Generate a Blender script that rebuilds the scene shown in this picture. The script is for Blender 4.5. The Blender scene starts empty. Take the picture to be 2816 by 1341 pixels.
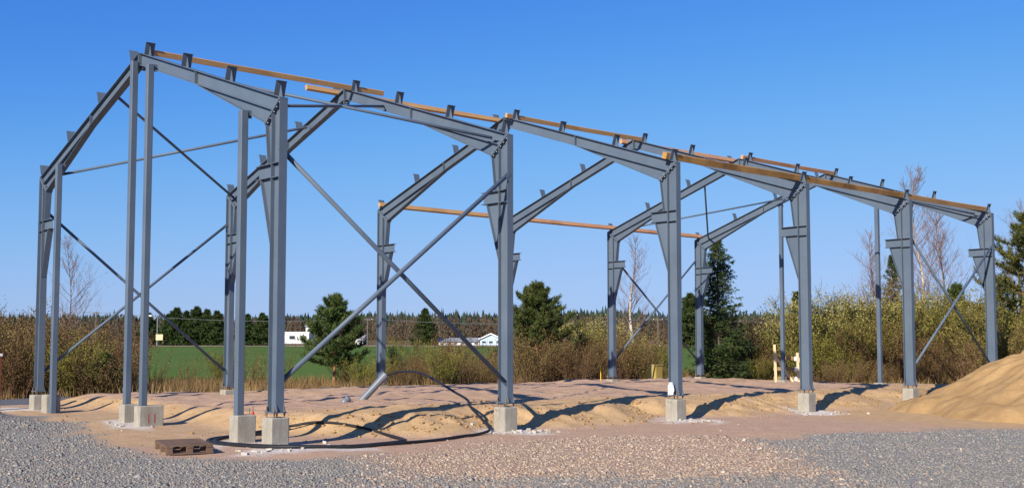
import bpy, math, random
import numpy as np
from mathutils import Vector, Matrix

random.seed(7)
RNG = np.random.default_rng(7)
scene = bpy.context.scene
COL = scene.collection

# ------------------------------------------------------------------ camera
CX, CY, CZ = 16.51, -9.25, 1.634
YAW, PITCH = 0.8572, 0.0656
FW = Vector((-math.sin(YAW), math.cos(YAW), 0.0))
RT = Vector((math.cos(YAW), math.sin(YAW), 0.0))
cam_d = bpy.data.cameras.new("camera")
cam = bpy.data.objects.new("camera", cam_d)
COL.objects.link(cam)
cam.location = (CX, CY, CZ)
fwd = FW * math.cos(PITCH) + Vector((0, 0, math.sin(PITCH)))
cam.rotation_euler = fwd.to_track_quat('-Z', 'Y').to_euler()
cam_d.sensor_width = 36.0
cam_d.lens = 39.45
cam_d.shift_y = 0.0283
cam_d.clip_start = 0.1
cam_d.clip_end = 4000
scene.camera = cam

# ------------------------------------------------------------------ light
SUN_EL = math.radians(28.8)
SH = Vector((-0.339, 0.941, 0)).normalized()          # ground direction in which shadows fall
sun_d = bpy.data.lights.new("sun", 'SUN')
sun_d.energy = 5.0
sun_d.angle = math.radians(0.5)
sun_d.color = (1.0, 0.93, 0.82)
sun = bpy.data.objects.new("sun", sun_d)
COL.objects.link(sun)
sun.location = (20, -30, 40)
sv = SH * math.cos(SUN_EL) - Vector((0, 0, math.sin(SUN_EL)))
sun.rotation_euler = sv.to_track_quat('-Z', 'Y').to_euler()

world = bpy.data.worlds.new("World")
scene.world = world
world.use_nodes = True
wn, wl = world.node_tree.nodes, world.node_tree.links
wn.clear()
sky = wn.new('ShaderNodeTexSky')
sky.sky_type = 'NISHITA'
sky.sun_disc = False
sky.sun_elevation = SUN_EL
sky.sun_rotation = math.atan2(-SH.x, -SH.y)
sky.altitude = 0
sky.air_density = 1.0
sky.dust_density = 0.25
sky.ozone_density = 3.5
pre = wn.new('ShaderNodeVectorMath'); pre.operation = 'SCALE'
pre.inputs['Scale'].default_value = 0.105
crv = wn.new('ShaderNodeRGBCurve')                     # film response of the sky: deep blue aloft, soft shoulder
for ch, pts in enumerate((((0, 0), (.10, .035), (.19, .082), (.35, .225), (.62, .385), (1, .44)),
                          ((0, 0), (.29, .26), (.53, .485), (.8, .595), (1, .63)),
                          ((0, 0), (.25, .45), (.5, .82), (.75, .95), (1, 1.0)))):
    c = crv.mapping.curves[ch]
    while len(c.points) < len(pts):
        c.points.new(.5, .5)
    for p_, q_ in zip(c.points, pts):
        p_.location = q_
crv.mapping.update()
post_ = wn.new('ShaderNodeVectorMath'); post_.operation = 'SCALE'
post_.inputs['Scale'].default_value = 6.5
bg = wn.new('ShaderNodeBackground')
bg.inputs['Strength'].default_value = 0.1
wo = wn.new('ShaderNodeOutputWorld')
wl.new(sky.outputs[0], pre.inputs[0])
wl.new(pre.outputs[0], crv.inputs['Color'])
wl.new(crv.outputs[0], post_.inputs[0])
wl.new(post_.outputs[0], bg.inputs['Color'])
wl.new(bg.outputs[0], wo.inputs['Surface'])

vs = scene.view_settings
vs.view_transform = 'Standard'
vs.look = 'None'
vs.exposure = 0.52
vs.gamma = 1.0
vs.use_curve_mapping = False


# ------------------------------------------------------------------ helpers
def site(d, s, z=0.0):
    """point d metres out along the view axis of the site survey, s metres to its right"""
    return Vector((CX + FW.x * d + RT.x * s, CY + FW.y * d + RT.y * s, z))


def site_np(d, s):
    return CX + FW.x * d + RT.x * s, CY + FW.y * d + RT.y * s


def to_site(x, y):
    return (x - CX) * FW.x + (y - CY) * FW.y, (x - CX) * RT.x + (y - CY) * RT.y


def sm(t):
    t = np.clip(t, 0, 1)
    return t * t * (3 - 2 * t)


_perm = np.random.default_rng(3).random(65536)


def vnoise(x, y, seed=0):
    xi = np.floor(x).astype(np.int64); yi = np.floor(y).astype(np.int64)
    fx = x - xi; fy = y - yi
    fx = fx * fx * (3 - 2 * fx); fy = fy * fy * (3 - 2 * fy)

    def h(a, b):
        return _perm[(a * 7919 + b * 104729 + seed * 31337) % 65536]
    return (h(xi, yi) * (1 - fx) * (1 - fy) + h(xi + 1, yi) * fx * (1 - fy)
            + h(xi, yi + 1) * (1 - fx) * fy + h(xi + 1, yi + 1) * fx * fy) * 2 - 1


def fbm(x, y, oct=4, seed=0):
    a, r = 1.0, 0.0
    for o in range(oct):
        r = r + a * vnoise(x * 2 ** o + 17.3 * o, y * 2 ** o - 9.1 * o, seed + o)
        a *= 0.5
    return r


class MB:
    """collects geometry for one mesh"""
    def __init__(self):
        self.v, self.f = [], []

    def add(self, vs, fs):
        o = len(self.v)
        self.v += [tuple(p) for p in vs]
        self.f += [tuple(i + o for i in q) for q in fs]

    def box(self, a, b):
        (x0, y0, z0), (x1, y1, z1) = a, b
        self.add([(x0, y0, z0), (x1, y0, z0), (x1, y1, z0), (x0, y1, z0),
                  (x0, y0, z1), (x1, y0, z1), (x1, y1, z1), (x0, y1, z1)],
                 [(0, 3, 2, 1), (4, 5, 6, 7), (0, 1, 5, 4), (1, 2, 6, 5), (2, 3, 7, 6), (3, 0, 4, 7)])

    def obox(self, c, ex, ey, ez):
        """box centred at c with half-axes ex ey ez"""
        c, ex, ey, ez = Vector(c), Vector(ex), Vector(ey), Vector(ez)
        p = []
        for k in (-1, 1):
            for (i, j) in ((-1, -1), (1, -1), (1, 1), (-1, 1)):
                p.append(c + ex * i + ey * j + ez * k)
        fs = [(0, 3, 2, 1), (4, 5, 6, 7), (0, 1, 5, 4), (1, 2, 6, 5), (2, 3, 7, 6), (3, 0, 4, 7)]
        if ex.cross(ey).dot(ez) < 0:
            fs = [tuple(reversed(q)) for q in fs]
        self.add(p, fs)

    def prism_xz(self, pts, y0, y1):
        """polygon given in (x, z), extruded in y"""
        n = len(pts)
        ar = sum(pts[i][0] * pts[(i + 1) % n][1] - pts[(i + 1) % n][0] * pts[i][1] for i in range(n))
        if ar < 0:
            pts = pts[::-1]
        v = [(x, y0, z) for x, z in pts] + [(x, y1, z) for x, z in pts]
        f = [tuple(range(n)), tuple(range(2 * n - 1, n - 1, -1))]
        for i in range(n):
            j = (i + 1) % n
            f.append((i, n + i, n + j, j))
        self.add(v, f)

    def strip(self, p, q, b, t, side):
        """flange: a plate from p to q in (x, z), width b in y, thickness t laid to `side`"""
        p, q = Vector((p[0], 0, p[1])), Vector((q[0], 0, q[1]))
        u = (q - p).normalized()
        n = Vector((-u.z, 0, u.x)) * side
        c = (p + q) / 2 + n * (t / 2)
        self.obox(c, (q - p) / 2, Vector((0, b / 2, 0)), n * (t / 2))

    def tube(self, pts, r, n=8, caps=True, up=None):
        pts = [Vector(p) for p in pts]
        rs = r if isinstance(r, (list, tuple)) else [r] * len(pts)
        rings = []
        prev = None
        for i, p in enumerate(pts):
            a = pts[max(i - 1, 0)]; b = pts[min(i + 1, len(pts) - 1)]
            d = (b - a)
            d = d.normalized() if d.length > 1e-9 else Vector((0, 0, 1))
            if prev is None:
                w = Vector((0, 0, 1)) if abs(d.z) < 0.9 else Vector((1, 0, 0))
                x = d.cross(w).normalized()
            else:
                x = (prev - d * prev.dot(d)).normalized()
            prev = x
            y = d.cross(x)
            rings.append([p + (x * math.cos(k * 2 * math.pi / n) + y * math.sin(k * 2 * math.pi / n)) * rs[i] for k in range(n)])
        v = [q for ring in rings for q in ring]
        f = []
        for i in range(len(pts) - 1):
            for k in range(n):
                k2 = (k + 1) % n
                f.append((i * n + k, i * n + k2, (i + 1) * n + k2, (i + 1) * n + k))
        if caps:
            f.append(tuple(range(n - 1, -1, -1)))
            m = (len(pts) - 1) * n
            f.append(tuple(range(m, m + n)))
        self.add(v, f)

    def cyl(self, c, axis, r, h, n=10):
        c, axis = Vector(c), Vector(axis).normalized()
        self.tube([c - axis * h / 2, c + axis * h / 2], r, n)

    def mesh(self, name, mat, smooth=False):
        m = bpy.data.meshes.new(name)
        m.from_pydata(self.v, [], self.f)
        if mat is not None:
            m.materials.append(mat)
        if smooth:
            m.polygons.foreach_set('use_smooth', [True] * len(m.polygons))
        m.update()
        return m

    def build(self, name, mat, parent=None, smooth=False):
        return link(name, self.mesh(name, mat, smooth), parent)


def link(name, me, parent=None):
    o = bpy.data.objects.new(name, me)
    COL.objects.link(o)
    if parent is not None:
        o.parent = parent
    return o


def tag(o, label=None, cat=None, group=None, kind=None):
    if label: o['label'] = label
    if cat: o['category'] = cat
    if group: o['group'] = group
    if kind: o['kind'] = kind
    return o


def empty(name, loc=(0, 0, 0), rz=0.0):
    o = bpy.data.objects.new(name, None)
    o.empty_display_size = 0.2
    COL.objects.link(o)
    o.location = loc
    o.rotation_euler = (0, 0, rz)
    return o


def copy_tree(o, parent=None):
    c = o.copy()
    COL.objects.link(c)
    c.parent = parent
    for ch in list(o.children):
        copy_tree(ch, c)
    return c


def mesh_np(name, v, f, mat, smooth=False):
    """v (n,3) array, f (m,k) array with equal-sided faces"""
    m = bpy.data.meshes.new(name)
    n, k = f.shape
    m.vertices.add(len(v)); m.vertices.foreach_set('co', np.ascontiguousarray(v, dtype=np.float32).ravel())
    m.loops.add(n * k); m.loops.foreach_set('vertex_index', np.ascontiguousarray(f, dtype=np.int32).ravel())
    m.polygons.add(n)
    m.polygons.foreach_set('loop_start', np.arange(0, n * k, k, dtype=np.int32))
    m.polygons.foreach_set('loop_total', np.full(n, k, dtype=np.int32))
    if smooth:
        m.polygons.foreach_set('use_smooth', np.ones(n, dtype=bool))
    if mat is not None:
        m.materials.append(mat)
    m.update(calc_edges=True)
    return m


# ------------------------------------------------------------------ materials
class NT:
    def __init__(self, name, rough=0.6, spec=0.3, metallic=0.0):
        self.m = bpy.data.materials.new(name)
        self.m.use_nodes = True
        self.t = self.m.node_tree
        self.b = self.t.nodes['Principled BSDF']
        self.b.inputs['Roughness'].default_value = rough
        self.b.inputs['Specular IOR Level'].default_value = spec
        self.b.inputs['Metallic'].default_value = metallic
        self._co = None

    def n(self, typ, **kw):
        x = self.t.nodes.new(typ)
        for k, v in kw.items():
            setattr(x, k, v)
        return x

    def l(self, a, b):
        self.t.links.new(a, b)

    def co(self, kind='Object'):
        if self._co is None:
            self._co = self.n('ShaderNodeTexCoord')
        return self._co.outputs[kind]

    def noise(self, scale, detail=4, rough=0.55, vec=None, dist=0.0):
        x = self.n('ShaderNodeTexNoise')
        x.inputs['Scale'].default_value = scale
        x.inputs['Detail'].default_value = detail
        x.inputs['Roughness'].default_value = rough
        x.inputs['Distortion'].default_value = dist
        self.l(vec if vec is not None else self.co(), x.inputs['Vector'])
        return x.outputs['Fac']

    def ramp(self, fac, stops):
        r = self.n('ShaderNodeValToRGB')
        e = r.color_ramp.elements
        while len(e) < len(stops):
            e.new(0.5)
        for el, (p, c) in zip(e, stops):
            el.position = p
            el.color = (c, c, c, 1) if isinstance(c, (int, float)) else (*c, 1)
        self.l(fac, r.inputs['Fac'])
        return r.outputs['Color']

    def mix(self, fac, a, b, mode='MIX'):
        x = self.n('ShaderNodeMix', data_type='RGBA', blend_type=mode)
        for sock, val in ((x.inputs[0], fac), (x.inputs[6], a), (x.inputs[7], b)):
            if isinstance(val, (int, float)):
                sock.default_value = val
            elif isinstance(val, tuple):
                sock.default_value = (*val, 1)
            else:
                self.l(val, sock)
        return x.outputs[2]

    def math(self, op, a, b=0.0, c=None):
        x = self.n('ShaderNodeMath', operation=op)
        for i, val in enumerate((a, b) if c is None else (a, b, c)):
            if isinstance(val, (int, float)):
                x.inputs[i].default_value = val
            else:
                self.l(val, x.inputs[i])
        return x.outputs[0]

    def color(self, c):
        if isinstance(c, tuple):
            self.b.inputs['Base Color'].default_value = (*c, 1)
        else:
            self.l(c, self.b.inputs['Base Color'])

    def bump(self, h, strength=0.3, dist=0.02):
        x = self.n('ShaderNodeBump')
        x.inputs['Strength'].default_value = strength
        x.inputs['Distance'].default_value = dist
        self.l(h, x.inputs['Height'])
        self.l(x.outputs[0], self.b.inputs['Normal'])

    def attr(self, name, out='Color'):
        x = self.n('ShaderNodeAttribute')
        x.attribute_name = name
        return x.outputs[out]

    def rand(self):
        return self.n('ShaderNodeObjectInfo').outputs['Random']

    def geo(self, out='Position'):
        return self.n('ShaderNodeNewGeometry').outputs[out]


M = {}


def mat_steel():
    t = NT('grey_primer_steel', rough=0.5, spec=0.16)
    p = t.geo()
    n1 = t.noise(1.3, 5, 0.6, p)
    n2 = t.noise(14, 4, 0.6, p)
    c = t.ramp(n1, [(0.3, (0.080, 0.108, 0.147)), (0.72, (0.108, 0.138, 0.179))])
    c = t.mix(t.ramp(n2, [(0.62, 0.0), (0.78, 0.35)]), c, (0.08, 0.085, 0.09))
    mp = t.n('ShaderNodeMapping'); mp.inputs['Scale'].default_value = (9, 9, 0.7)
    t.l(p, mp.inputs['Vector'])
    n3 = t.noise(1.0, 4, 0.6, mp.outputs[0])
    c = t.mix(t.ramp(n3, [(0.55, 0.0), (0.75, 0.4)]), c, (0.15, 0.15, 0.14))          # dust streaks
    n4 = t.noise(38, 2, 0.5, p)
    c = t.mix(t.ramp(n4, [(0.72, 0.0), (0.76, 0.6)]), c, (0.12, 0.07, 0.045))         # rust specks
    t.color(c)
    t.l(t.ramp(n2, [(0.3, 0.40), (0.7, 0.52)]), t.b.inputs['Roughness'])
    return t.m


def mat_plain(name, c1, c2, scale=6.0, rough=0.7, spec=0.25, bump=0.0, bscale=40, metallic=0.0):
    t = NT(name, rough, spec, metallic)
    t.color(t.ramp(t.noise(scale, 5, 0.6), [(0.3, c1), (0.7, c2)]))
    if bump:
        t.bump(t.noise(bscale, 4, 0.6), bump, 0.01)
    return t.m


def mat_wood(name, c1, c2, cdark, axis=1, worn=0.0):
    t = NT(name, 0.7, 0.2)
    mp = t.n('ShaderNodeMapping')
    sc = [14.0, 14.0, 14.0]
    sc[axis] = 0.5
    mp.inputs['Scale'].default_value = sc
    t.l(t.co(), mp.inputs['Vector'])
    g = t.noise(2.2, 6, 0.65, mp.outputs[0], 0.4)
    c = t.ramp(g, [(0.3, c1), (0.72, c2)])
    n = t.noise(0.9, 4, 0.6)
    c = t.mix(t.ramp(n, [(0.5 - worn * 0.3, 0.0), (0.78 - worn * 0.3, 0.75)]), c, cdark)
    t.color(c)
    t.bump(g, 0.25, 0.004)
    return t.m


def mat_concrete():
    t = NT('cast_concrete', 0.85, 0.2)
    n = t.noise(5, 6, 0.65)
    c = t.ramp(n, [(0.25, (0.25, 0.225, 0.18)), (0.6, (0.345, 0.315, 0.26)), (0.85, (0.43, 0.40, 0.34))])
    v = t.noise(45, 3, 0.6)
    c = t.mix(t.ramp(v, [(0.66, 0.0), (0.74, 0.6)]), c, (0.2, 0.18, 0.15))
    mp = t.n('ShaderNodeMapping'); mp.inputs['Scale'].default_value = (11, 11, 0.9)
    t.l(t.co(), mp.inputs['Vector'])
    st = t.noise(1.0, 4, 0.6, mp.outputs[0])
    c = t.mix(t.ramp(st, [(0.5, 0.0), (0.72, 0.55)]), c, (0.20, 0.17, 0.125))           # run-off stains
    t.color(c)
    t.bump(t.noise(30, 5, 0.65), 0.5, 0.012)
    return t.m


def mat_ground():
    t = NT('yard_ground', 0.95, 0.1)
    p = t.geo()
    a = t.n('ShaderNodeAttribute'); a.attribute_name = 'mask'
    sep = t.n('ShaderNodeSeparateColor')
    t.l(a.outputs['Color'], sep.inputs[0])
    white = t.attr('lime', 'Fac')
    n0 = t.noise(0.55, 5, 0.6, p)
    n1 = t.noise(3.5, 6, 0.65, p)
    n2 = t.noise(26, 5, 0.7, p)
    n3 = t.noise(70, 3, 0.7, p)
    # pinkish crushed grit
    grit = t.ramp(n1, [(0.25, (0.43, 0.27, 0.175)), (0.5, (0.52, 0.345, 0.235)), (0.78, (0.60, 0.41, 0.285))])
    grit = t.mix(t.ramp(n2, [(0.35, 0.75), (0.6, 0.0)]), grit, (0.33, 0.20, 0.125))
    sand = t.ramp(n1, [(0.25, (0.41, 0.26, 0.13)), (0.55, (0.53, 0.35, 0.18)), (0.8, (0.61, 0.43, 0.24))])
    sand = t.mix(t.ramp(n2, [(0.3, 0.5), (0.55, 0.0)]), sand, (0.32, 0.18, 0.08))
    grey = t.ramp(n3, [(0.3, (0.18, 0.168, 0.15)), (0.52, (0.245, 0.23, 0.207)), (0.75, (0.30, 0.283, 0.255))])
    brn = t.ramp(n3, [(0.3, (0.27, 0.18, 0.13)), (0.55, (0.40, 0.275, 0.20)), (0.78, (0.50, 0.38, 0.29))])
    gmix = t.mix(a.outputs['Alpha'], brn, grey)
    soil = t.ramp(n1, [(0.3, (0.09, 0.055, 0.028)), (0.55, (0.17, 0.12, 0.055)), (0.75, (0.23, 0.19, 0.08))])
    c = t.mix(sep.outputs[0], grit, sand)
    c = t.mix(sep.outputs[1], c, gmix)
    c = t.mix(sep.outputs[2], c, soil)
    c = t.mix(t.math('MULTIPLY', white, t.ramp(n2, [(0.35, 0.25), (0.6, 1.0)])), c, (0.66, 0.62, 0.57))
    t.color(c)
    hb = t.math('ADD', t.math('MULTIPLY', n2, 0.6), t.math('MULTIPLY', n3, 0.5))
    t.bump(hb, 0.6, 0.045)
    return t.m


def mat_leaf(name, cols, rough=0.6, scale=3.0, rnd=0.35):
    t = NT(name, rough, 0.15)
    n = t.noise(scale, 3, 0.6)
    c = t.ramp(n, [(0.28 + 0.44 * i / (len(cols) - 1), c_) for i, c_ in enumerate(cols)])
    h = t.n('ShaderNodeHueSaturation')
    t.l(c, h.inputs['Color'])
    r = t.rand()
    t.l(t.math('MULTIPLY_ADD', r, rnd, 1.0 - rnd / 2), h.inputs['Value'])
    t.l(t.math('MULTIPLY_ADD', r, 0.035, 0.4825), h.inputs['Hue'])
    t.color(h.outputs[0])
    return t.m


M['steel'] = mat_steel()
M['dark_steel'] = mat_plain('rusty_bolt_steel', (0.10, 0.065, 0.05), (0.2, 0.15, 0.12), 20, 0.6, 0.4)
M['zinc'] = mat_plain('zinc_plated_steel', (0.16, 0.17, 0.19), (0.24, 0.25, 0.26), 30, 0.5, 0.3, metallic=0.2)
M['concrete'] = mat_concrete()
M['timber_honey'] = mat_wood('honey_glulam', (0.40, 0.225, 0.095), (0.52, 0.31, 0.14), (0.28, 0.15, 0.06))
M['timber_pink'] = mat_wood('reddish_pine', (0.44, 0.22, 0.11), (0.56, 0.31, 0.17), (0.26, 0.13, 0.07))
M['timber_stained'] = mat_wood('stained_glulam', (0.38, 0.20, 0.065), (0.48, 0.27, 0.09), (0.09, 0.045, 0.02), worn=0.28)
M['pallet'] = mat_wood('grey_brown_pallet_wood', (0.115, 0.07, 0.047), (0.20, 0.128, 0.088), (0.07, 0.045, 0.032))
M['newwood'] = mat_wood('fresh_sawn_wood', (0.60, 0.44, 0.24), (0.74, 0.58, 0.36), (0.48, 0.32, 0.15), axis=2)
M['oldwood'] = mat_wood('weathered_board', (0.22, 0.14, 0.06), (0.34, 0.22, 0.10), (0.14, 0.09, 0.04), axis=0)
M['whitepaint'] = mat_plain('white_paint', (0.74, 0.74, 0.73), (0.8, 0.8, 0.79), 5, 0.5)
M['whiteplastic'] = mat_plain('white_plastic', (0.76, 0.77, 0.78), (0.82, 0.82, 0.82), 5, 0.35, 0.4)
M['hose'] = mat_plain('black_polythene', (0.010, 0.011, 0.013), (0.022, 0.022, 0.025), 8, 0.5, 0.25)
M['greypipe'] = mat_plain('grey_plastic_pipe', (0.12, 0.135, 0.16), (0.155, 0.17, 0.20), 6, 0.4, 0.45)
M['ochre'] = mat_plain('ochre_sheet_metal', (0.32, 0.24, 0.06), (0.38, 0.29, 0.08), 4, 0.5, 0.4)
M['yellow'] = mat_plain('yellow_paint', (0.62, 0.36, 0.03), (0.72, 0.45, 0.05), 9, 0.6)
M['red'] = mat_plain('red_paint', (0.45, 0.03, 0.03), (0.55, 0.05, 0.05), 9, 0.5)
M['darkred'] = mat_plain('falu_red_paint', (0.14, 0.035, 0.025), (0.2, 0.05, 0.035), 5, 0.8)
M['ground'] = mat_ground()
M['lime'] = mat_plain('crumbled_white_concrete', (0.36, 0.33, 0.285), (0.52, 0.485, 0.43), 14, 0.9, 0.1, 0.5, 30)


def mat_sandpile():
    t = NT('loose_sand', 0.95, 0.1)
    n1 = t.noise(1.6, 6, 0.65); n2 = t.noise(22, 5, 0.7)
    c = t.ramp(n1, [(0.28, (0.28, 0.17, 0.075)), (0.55, (0.375, 0.235, 0.105)), (0.8, (0.45, 0.295, 0.145))])
    c = t.mix(t.ramp(n2, [(0.3, 0.55), (0.5, 0.0)]), c, (0.28, 0.16, 0.07))
    t.color(c)
    t.bump(n2, 0.6, 0.04)
    return t.m


M['sandpile'] = mat_sandpile()


def mat_stone(name, stops):
    t = NT(name, 0.92, 0.08)
    f = t.attr('tint', 'Fac')
    c = t.ramp(f, stops)
    t.color(c)
    return t.m


M['stone_grey'] = mat_stone('crushed_grey_rock', [(0.0, (0.17, 0.158, 0.142)), (0.5, (0.215, 0.20, 0.18)), (0.92, (0.25, 0.233, 0.21)), (1.0, (0.34, 0.31, 0.265))])
M['stone_brown'] = mat_stone('crushed_brown_rock', [(0.0, (0.25, 0.18, 0.13)), (0.4, (0.34, 0.245, 0.175)), (0.8, (0.40, 0.295, 0.215)), (1.0, (0.52, 0.43, 0.33))])


def mat_road():
    t = NT('grey_gravel_road', 0.95, 0.15)
    n = t.noise(40, 4, 0.7); n1 = t.noise(0.8, 4, 0.6)
    c = t.ramp(n, [(0.3, (0.07, 0.072, 0.078)), (0.7, (0.16, 0.16, 0.165))])
    c = t.mix(t.ramp(n1, [(0.5, 0.0), (0.8, 0.35)]), c, (0.22, 0.17, 0.13))
    t.color(c); t.bump(n, 0.5, 0.02)
    return t.m


def mat_field():
    t = NT('sprouting_field', 0.9, 0.1)
    n1 = t.noise(0.05, 5, 0.6); n2 = t.noise(1.8, 5, 0.7)
    c = t.ramp(n1, [(0.3, (0.062, 0.118, 0.012)), (0.7, (0.085, 0.15, 0.018))])
    c = t.mix(t.ramp(n2, [(0.35, 0.55), (0.6, 0.0)]), c, (0.10, 0.11, 0.035))
    t.color(c); t.bump(n2, 0.6, 0.1)
    return t.m


M['road'] = mat_road()
M['field'] = mat_field()
M['farroad'] = mat_plain('pale_road_verge', (0.34, 0.26, 0.19), (0.44, 0.35, 0.27), 0.2, 0.95, 0.1)
M['bark_brown'] = mat_plain('brown_twig_bark', (0.075, 0.042, 0.024), (0.15, 0.088, 0.05), 2.0, 0.9, 0.1)
M['bark_olive'] = mat_plain('olive_twig_bark', (0.075, 0.06, 0.022), (0.14, 0.115, 0.045), 2.0, 0.9, 0.1)
M['bark_grey'] = mat_plain('grey_bark', (0.10, 0.085, 0.07), (0.2, 0.17, 0.14), 4, 0.9, 0.1)
M['bark_pine'] = mat_plain('orange_pine_bark', (0.20, 0.10, 0.05), (0.34, 0.17, 0.08), 4, 0.9, 0.1)


def mat_birch():
    t = NT('birch_bark', 0.75, 0.2)
    n = t.noise(9, 4, 0.65)
    c = t.ramp(n, [(0.36, (0.10, 0.08, 0.07)), (0.46, (0.50, 0.42, 0.34)), (0.8, (0.62, 0.54, 0.46))])
    sp = t.n('ShaderNodeSeparateXYZ'); t.l(t.co('Generated'), sp.inputs[0])
    c = t.mix(t.ramp(sp.outputs[2], [(0.5, 0.0), (0.85, 1.0)]), c, (0.15, 0.10, 0.085))   # young reddish bark higher up
    t.color(c)
    return t.m


M['birch'] = mat_birch()
M['birch_twig'] = mat_plain('purple_brown_twigs', (0.15, 0.095, 0.085), (0.24, 0.16, 0.14), 2.0, 0.9, 0.1)
M['leaf_brown'] = mat_leaf('dry_brown_foliage', [(0.10, 0.066, 0.024), (0.175, 0.118, 0.038), (0.23, 0.165, 0.054)])
M['leaf_olive'] = mat_leaf('budding_olive_foliage', [(0.095, 0.088, 0.016), (0.17, 0.155, 0.026), (0.25, 0.22, 0.042)])
M['leaf_yellow'] = mat_leaf('budding_yellow_foliage', [(0.17, 0.145, 0.04), (0.29, 0.25, 0.07), (0.38, 0.33, 0.11)])
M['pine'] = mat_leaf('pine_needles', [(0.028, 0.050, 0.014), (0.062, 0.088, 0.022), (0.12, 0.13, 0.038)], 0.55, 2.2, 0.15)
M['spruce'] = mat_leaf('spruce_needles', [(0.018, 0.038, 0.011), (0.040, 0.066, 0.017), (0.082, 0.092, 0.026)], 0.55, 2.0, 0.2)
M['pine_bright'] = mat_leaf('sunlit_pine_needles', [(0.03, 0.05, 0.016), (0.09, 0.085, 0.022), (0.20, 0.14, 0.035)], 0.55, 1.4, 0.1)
M['grass_dry'] = mat_leaf('dry_grass', [(0.12, 0.075, 0.028), (0.21, 0.14, 0.055), (0.30, 0.21, 0.09)], 0.8, 0.6, 0.1)
M['grass_green'] = mat_leaf('fresh_grass', [(0.07, 0.10, 0.02), (0.14, 0.15, 0.035), (0.22, 0.20, 0.06)], 0.8, 0.6, 0.1)
M['forest_dark'] = mat_leaf('far_conifers', [(0.016, 0.030, 0.024), (0.024, 0.042, 0.030), (0.036, 0.052, 0.034)], 0.8, 0.06, 0.0)
M['forest_brown'] = mat_leaf('far_bare_wood', [(0.055, 0.04, 0.027), (0.092, 0.067, 0.04), (0.115, 0.092, 0.046)], 0.8, 0.06, 0.0)

# ------------------------------------------------------------------ terrain
SPAN, ZP, EAVE, RIDGE = 11.91, 0.55, 5.79, 7.735
FY = [0.0, 5.0, 10.0, 15.0, 20.0, 24.88]


def far_z(d):
    return np.interp(d, [-1000, 62, 215, 236, 450, 950], [0, 0.0, 1.72, 1.95, 5.5, 12.0])


def pad_mask(x, y):
    bumpc = 0 * x
    for i, yc in enumerate(FY):
        bumpc = np.maximum(bumpc, np.exp(-((y - yc - 0.25) / 0.95) ** 2))
    xe = 0.15 - 0.62 * bumpc - 1.5 * (1 - sm((y - 0.4) / 3.4)) + 0.30 * fbm(y * 0.8, x * 0.25, 4, 5)
    a = np.clip((xe - x) / 1.9, 0, 1)
    a = 0.45 * sm(a) + 0.55 * np.sin(a * np.pi / 2) ** 1.15
    b = sm((x + 14.6 + 0.3 * fbm(y * 0.4, x * 0.1, 2, 8)) / 0.9)
    ye = 0.75 + 0.35 * sm((x + 4) / 2) + 0.25 * fbm(x * 0.6, y * 0.2, 3, 6)
    c = sm((y - ye) / 1.2)
    e = 1 - sm((y - 26.4 - 0.3 * fbm(x * 0.5, y * 0.2, 2, 9)) / 1.3)
    return a, b, c, e


def height(x, y):
    d, s = to_site(x, y)
    a, b, c, e = pad_mask(x, y)
    m = a * b * c * e
    z = 0.0 + 0.12 * sm((-x - 2.0) / 5) * sm((x + 15) / 1.0) * sm((y + 2.5) / 2)
    crest = a * (1 - a) * 4
    pad = 0.36 + 0.04 * fbm(x * 0.35, y * 0.35, 3, 11) + 0.03 * fbm(x * 1.9, y * 1.9, 4, 12)
    pad = pad + 0.10 * np.exp(-((x + 2.4) / 1.0) ** 2) * np.exp(-((y - 4.2) / 2.4) ** 2)
    z = z * (1 - m) + pad * m
    z = z + m * crest * (0.11 * fbm(x * 1.1, y * 1.7, 3, 14) - 0.07 * np.abs(vnoise(x * 0.9 + y * 0.5, y * 2.6, 15)) - 0.04 * np.abs(vnoise(x * 2.6, y * 5.5, 16)))
    z = z + (0.25 + 0.75 * crest) * m * 0.034 * fbm(x * 4.5, y * 4.5, 3, 17) + m * 0.02 * np.maximum(vnoise(x * 3.2, y * 3.2, 18), 0) ** 2
    # yard relief, gravel bank at the gable corner
    z = z + (1 - m) * 0.018 * fbm(x * 0.8, y * 0.8, 4, 21)
    z = z + 0.34 * sm((-x - 3.0) / 6) * sm((-0.9 - y) / 1.7) * (1 + 0.3 * fbm(x * 1.1, y * 1.1, 3, 22))
    # ditch beyond the road, rough verge
    rd = -x - 20.2
    z = z - 0.22 * sm(rd / 2) * (1 - sm((d - 56) / 8)) + 0.10 * sm(rd / 2) * fbm(x * 0.5, y * 0.5, 3, 31) * (1 - sm((d - 60) / 20))
    # rough ground and hollow behind the far gable
    bk = sm((y - 27.2) / 2) * (1 - sm((d - 60) / 20))
    z = z + bk * (0.10 + 0.16 * fbm(x * 0.4, y * 0.4, 4, 33))
    z = z - 0.45 * np.exp(-((x - 0.2) / 1.5) ** 2 - ((y - 23.2) / 1.1) ** 2)
    return z + far_z(d) * (d > 40)


def dist_poly(x, y, pts):
    """signed: >0 on the camera side of a polyline (ordered left to right)"""
    best = np.full(x.shape, 1e9); sg = np.zeros(x.shape)
    for (x0, y0), (x1, y1) in zip(pts[:-1], pts[1:]):
        dx, dy = x1 - x0, y1 - y0
        t = np.clip(((x - x0) * dx + (y - y0) * dy) / (dx * dx + dy * dy), 0, 1)
        ddx, ddy = x - (x0 + t * dx), y - (y0 + t * dy)
        dd = np.hypot(ddx, ddy)
        s_ = np.sign(dx * (y - y0) - dy * (x - x0))
        upd = dd < best
        best = np.where(upd, dd, best); sg = np.where(upd, -s_, sg)
    return best * sg


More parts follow.
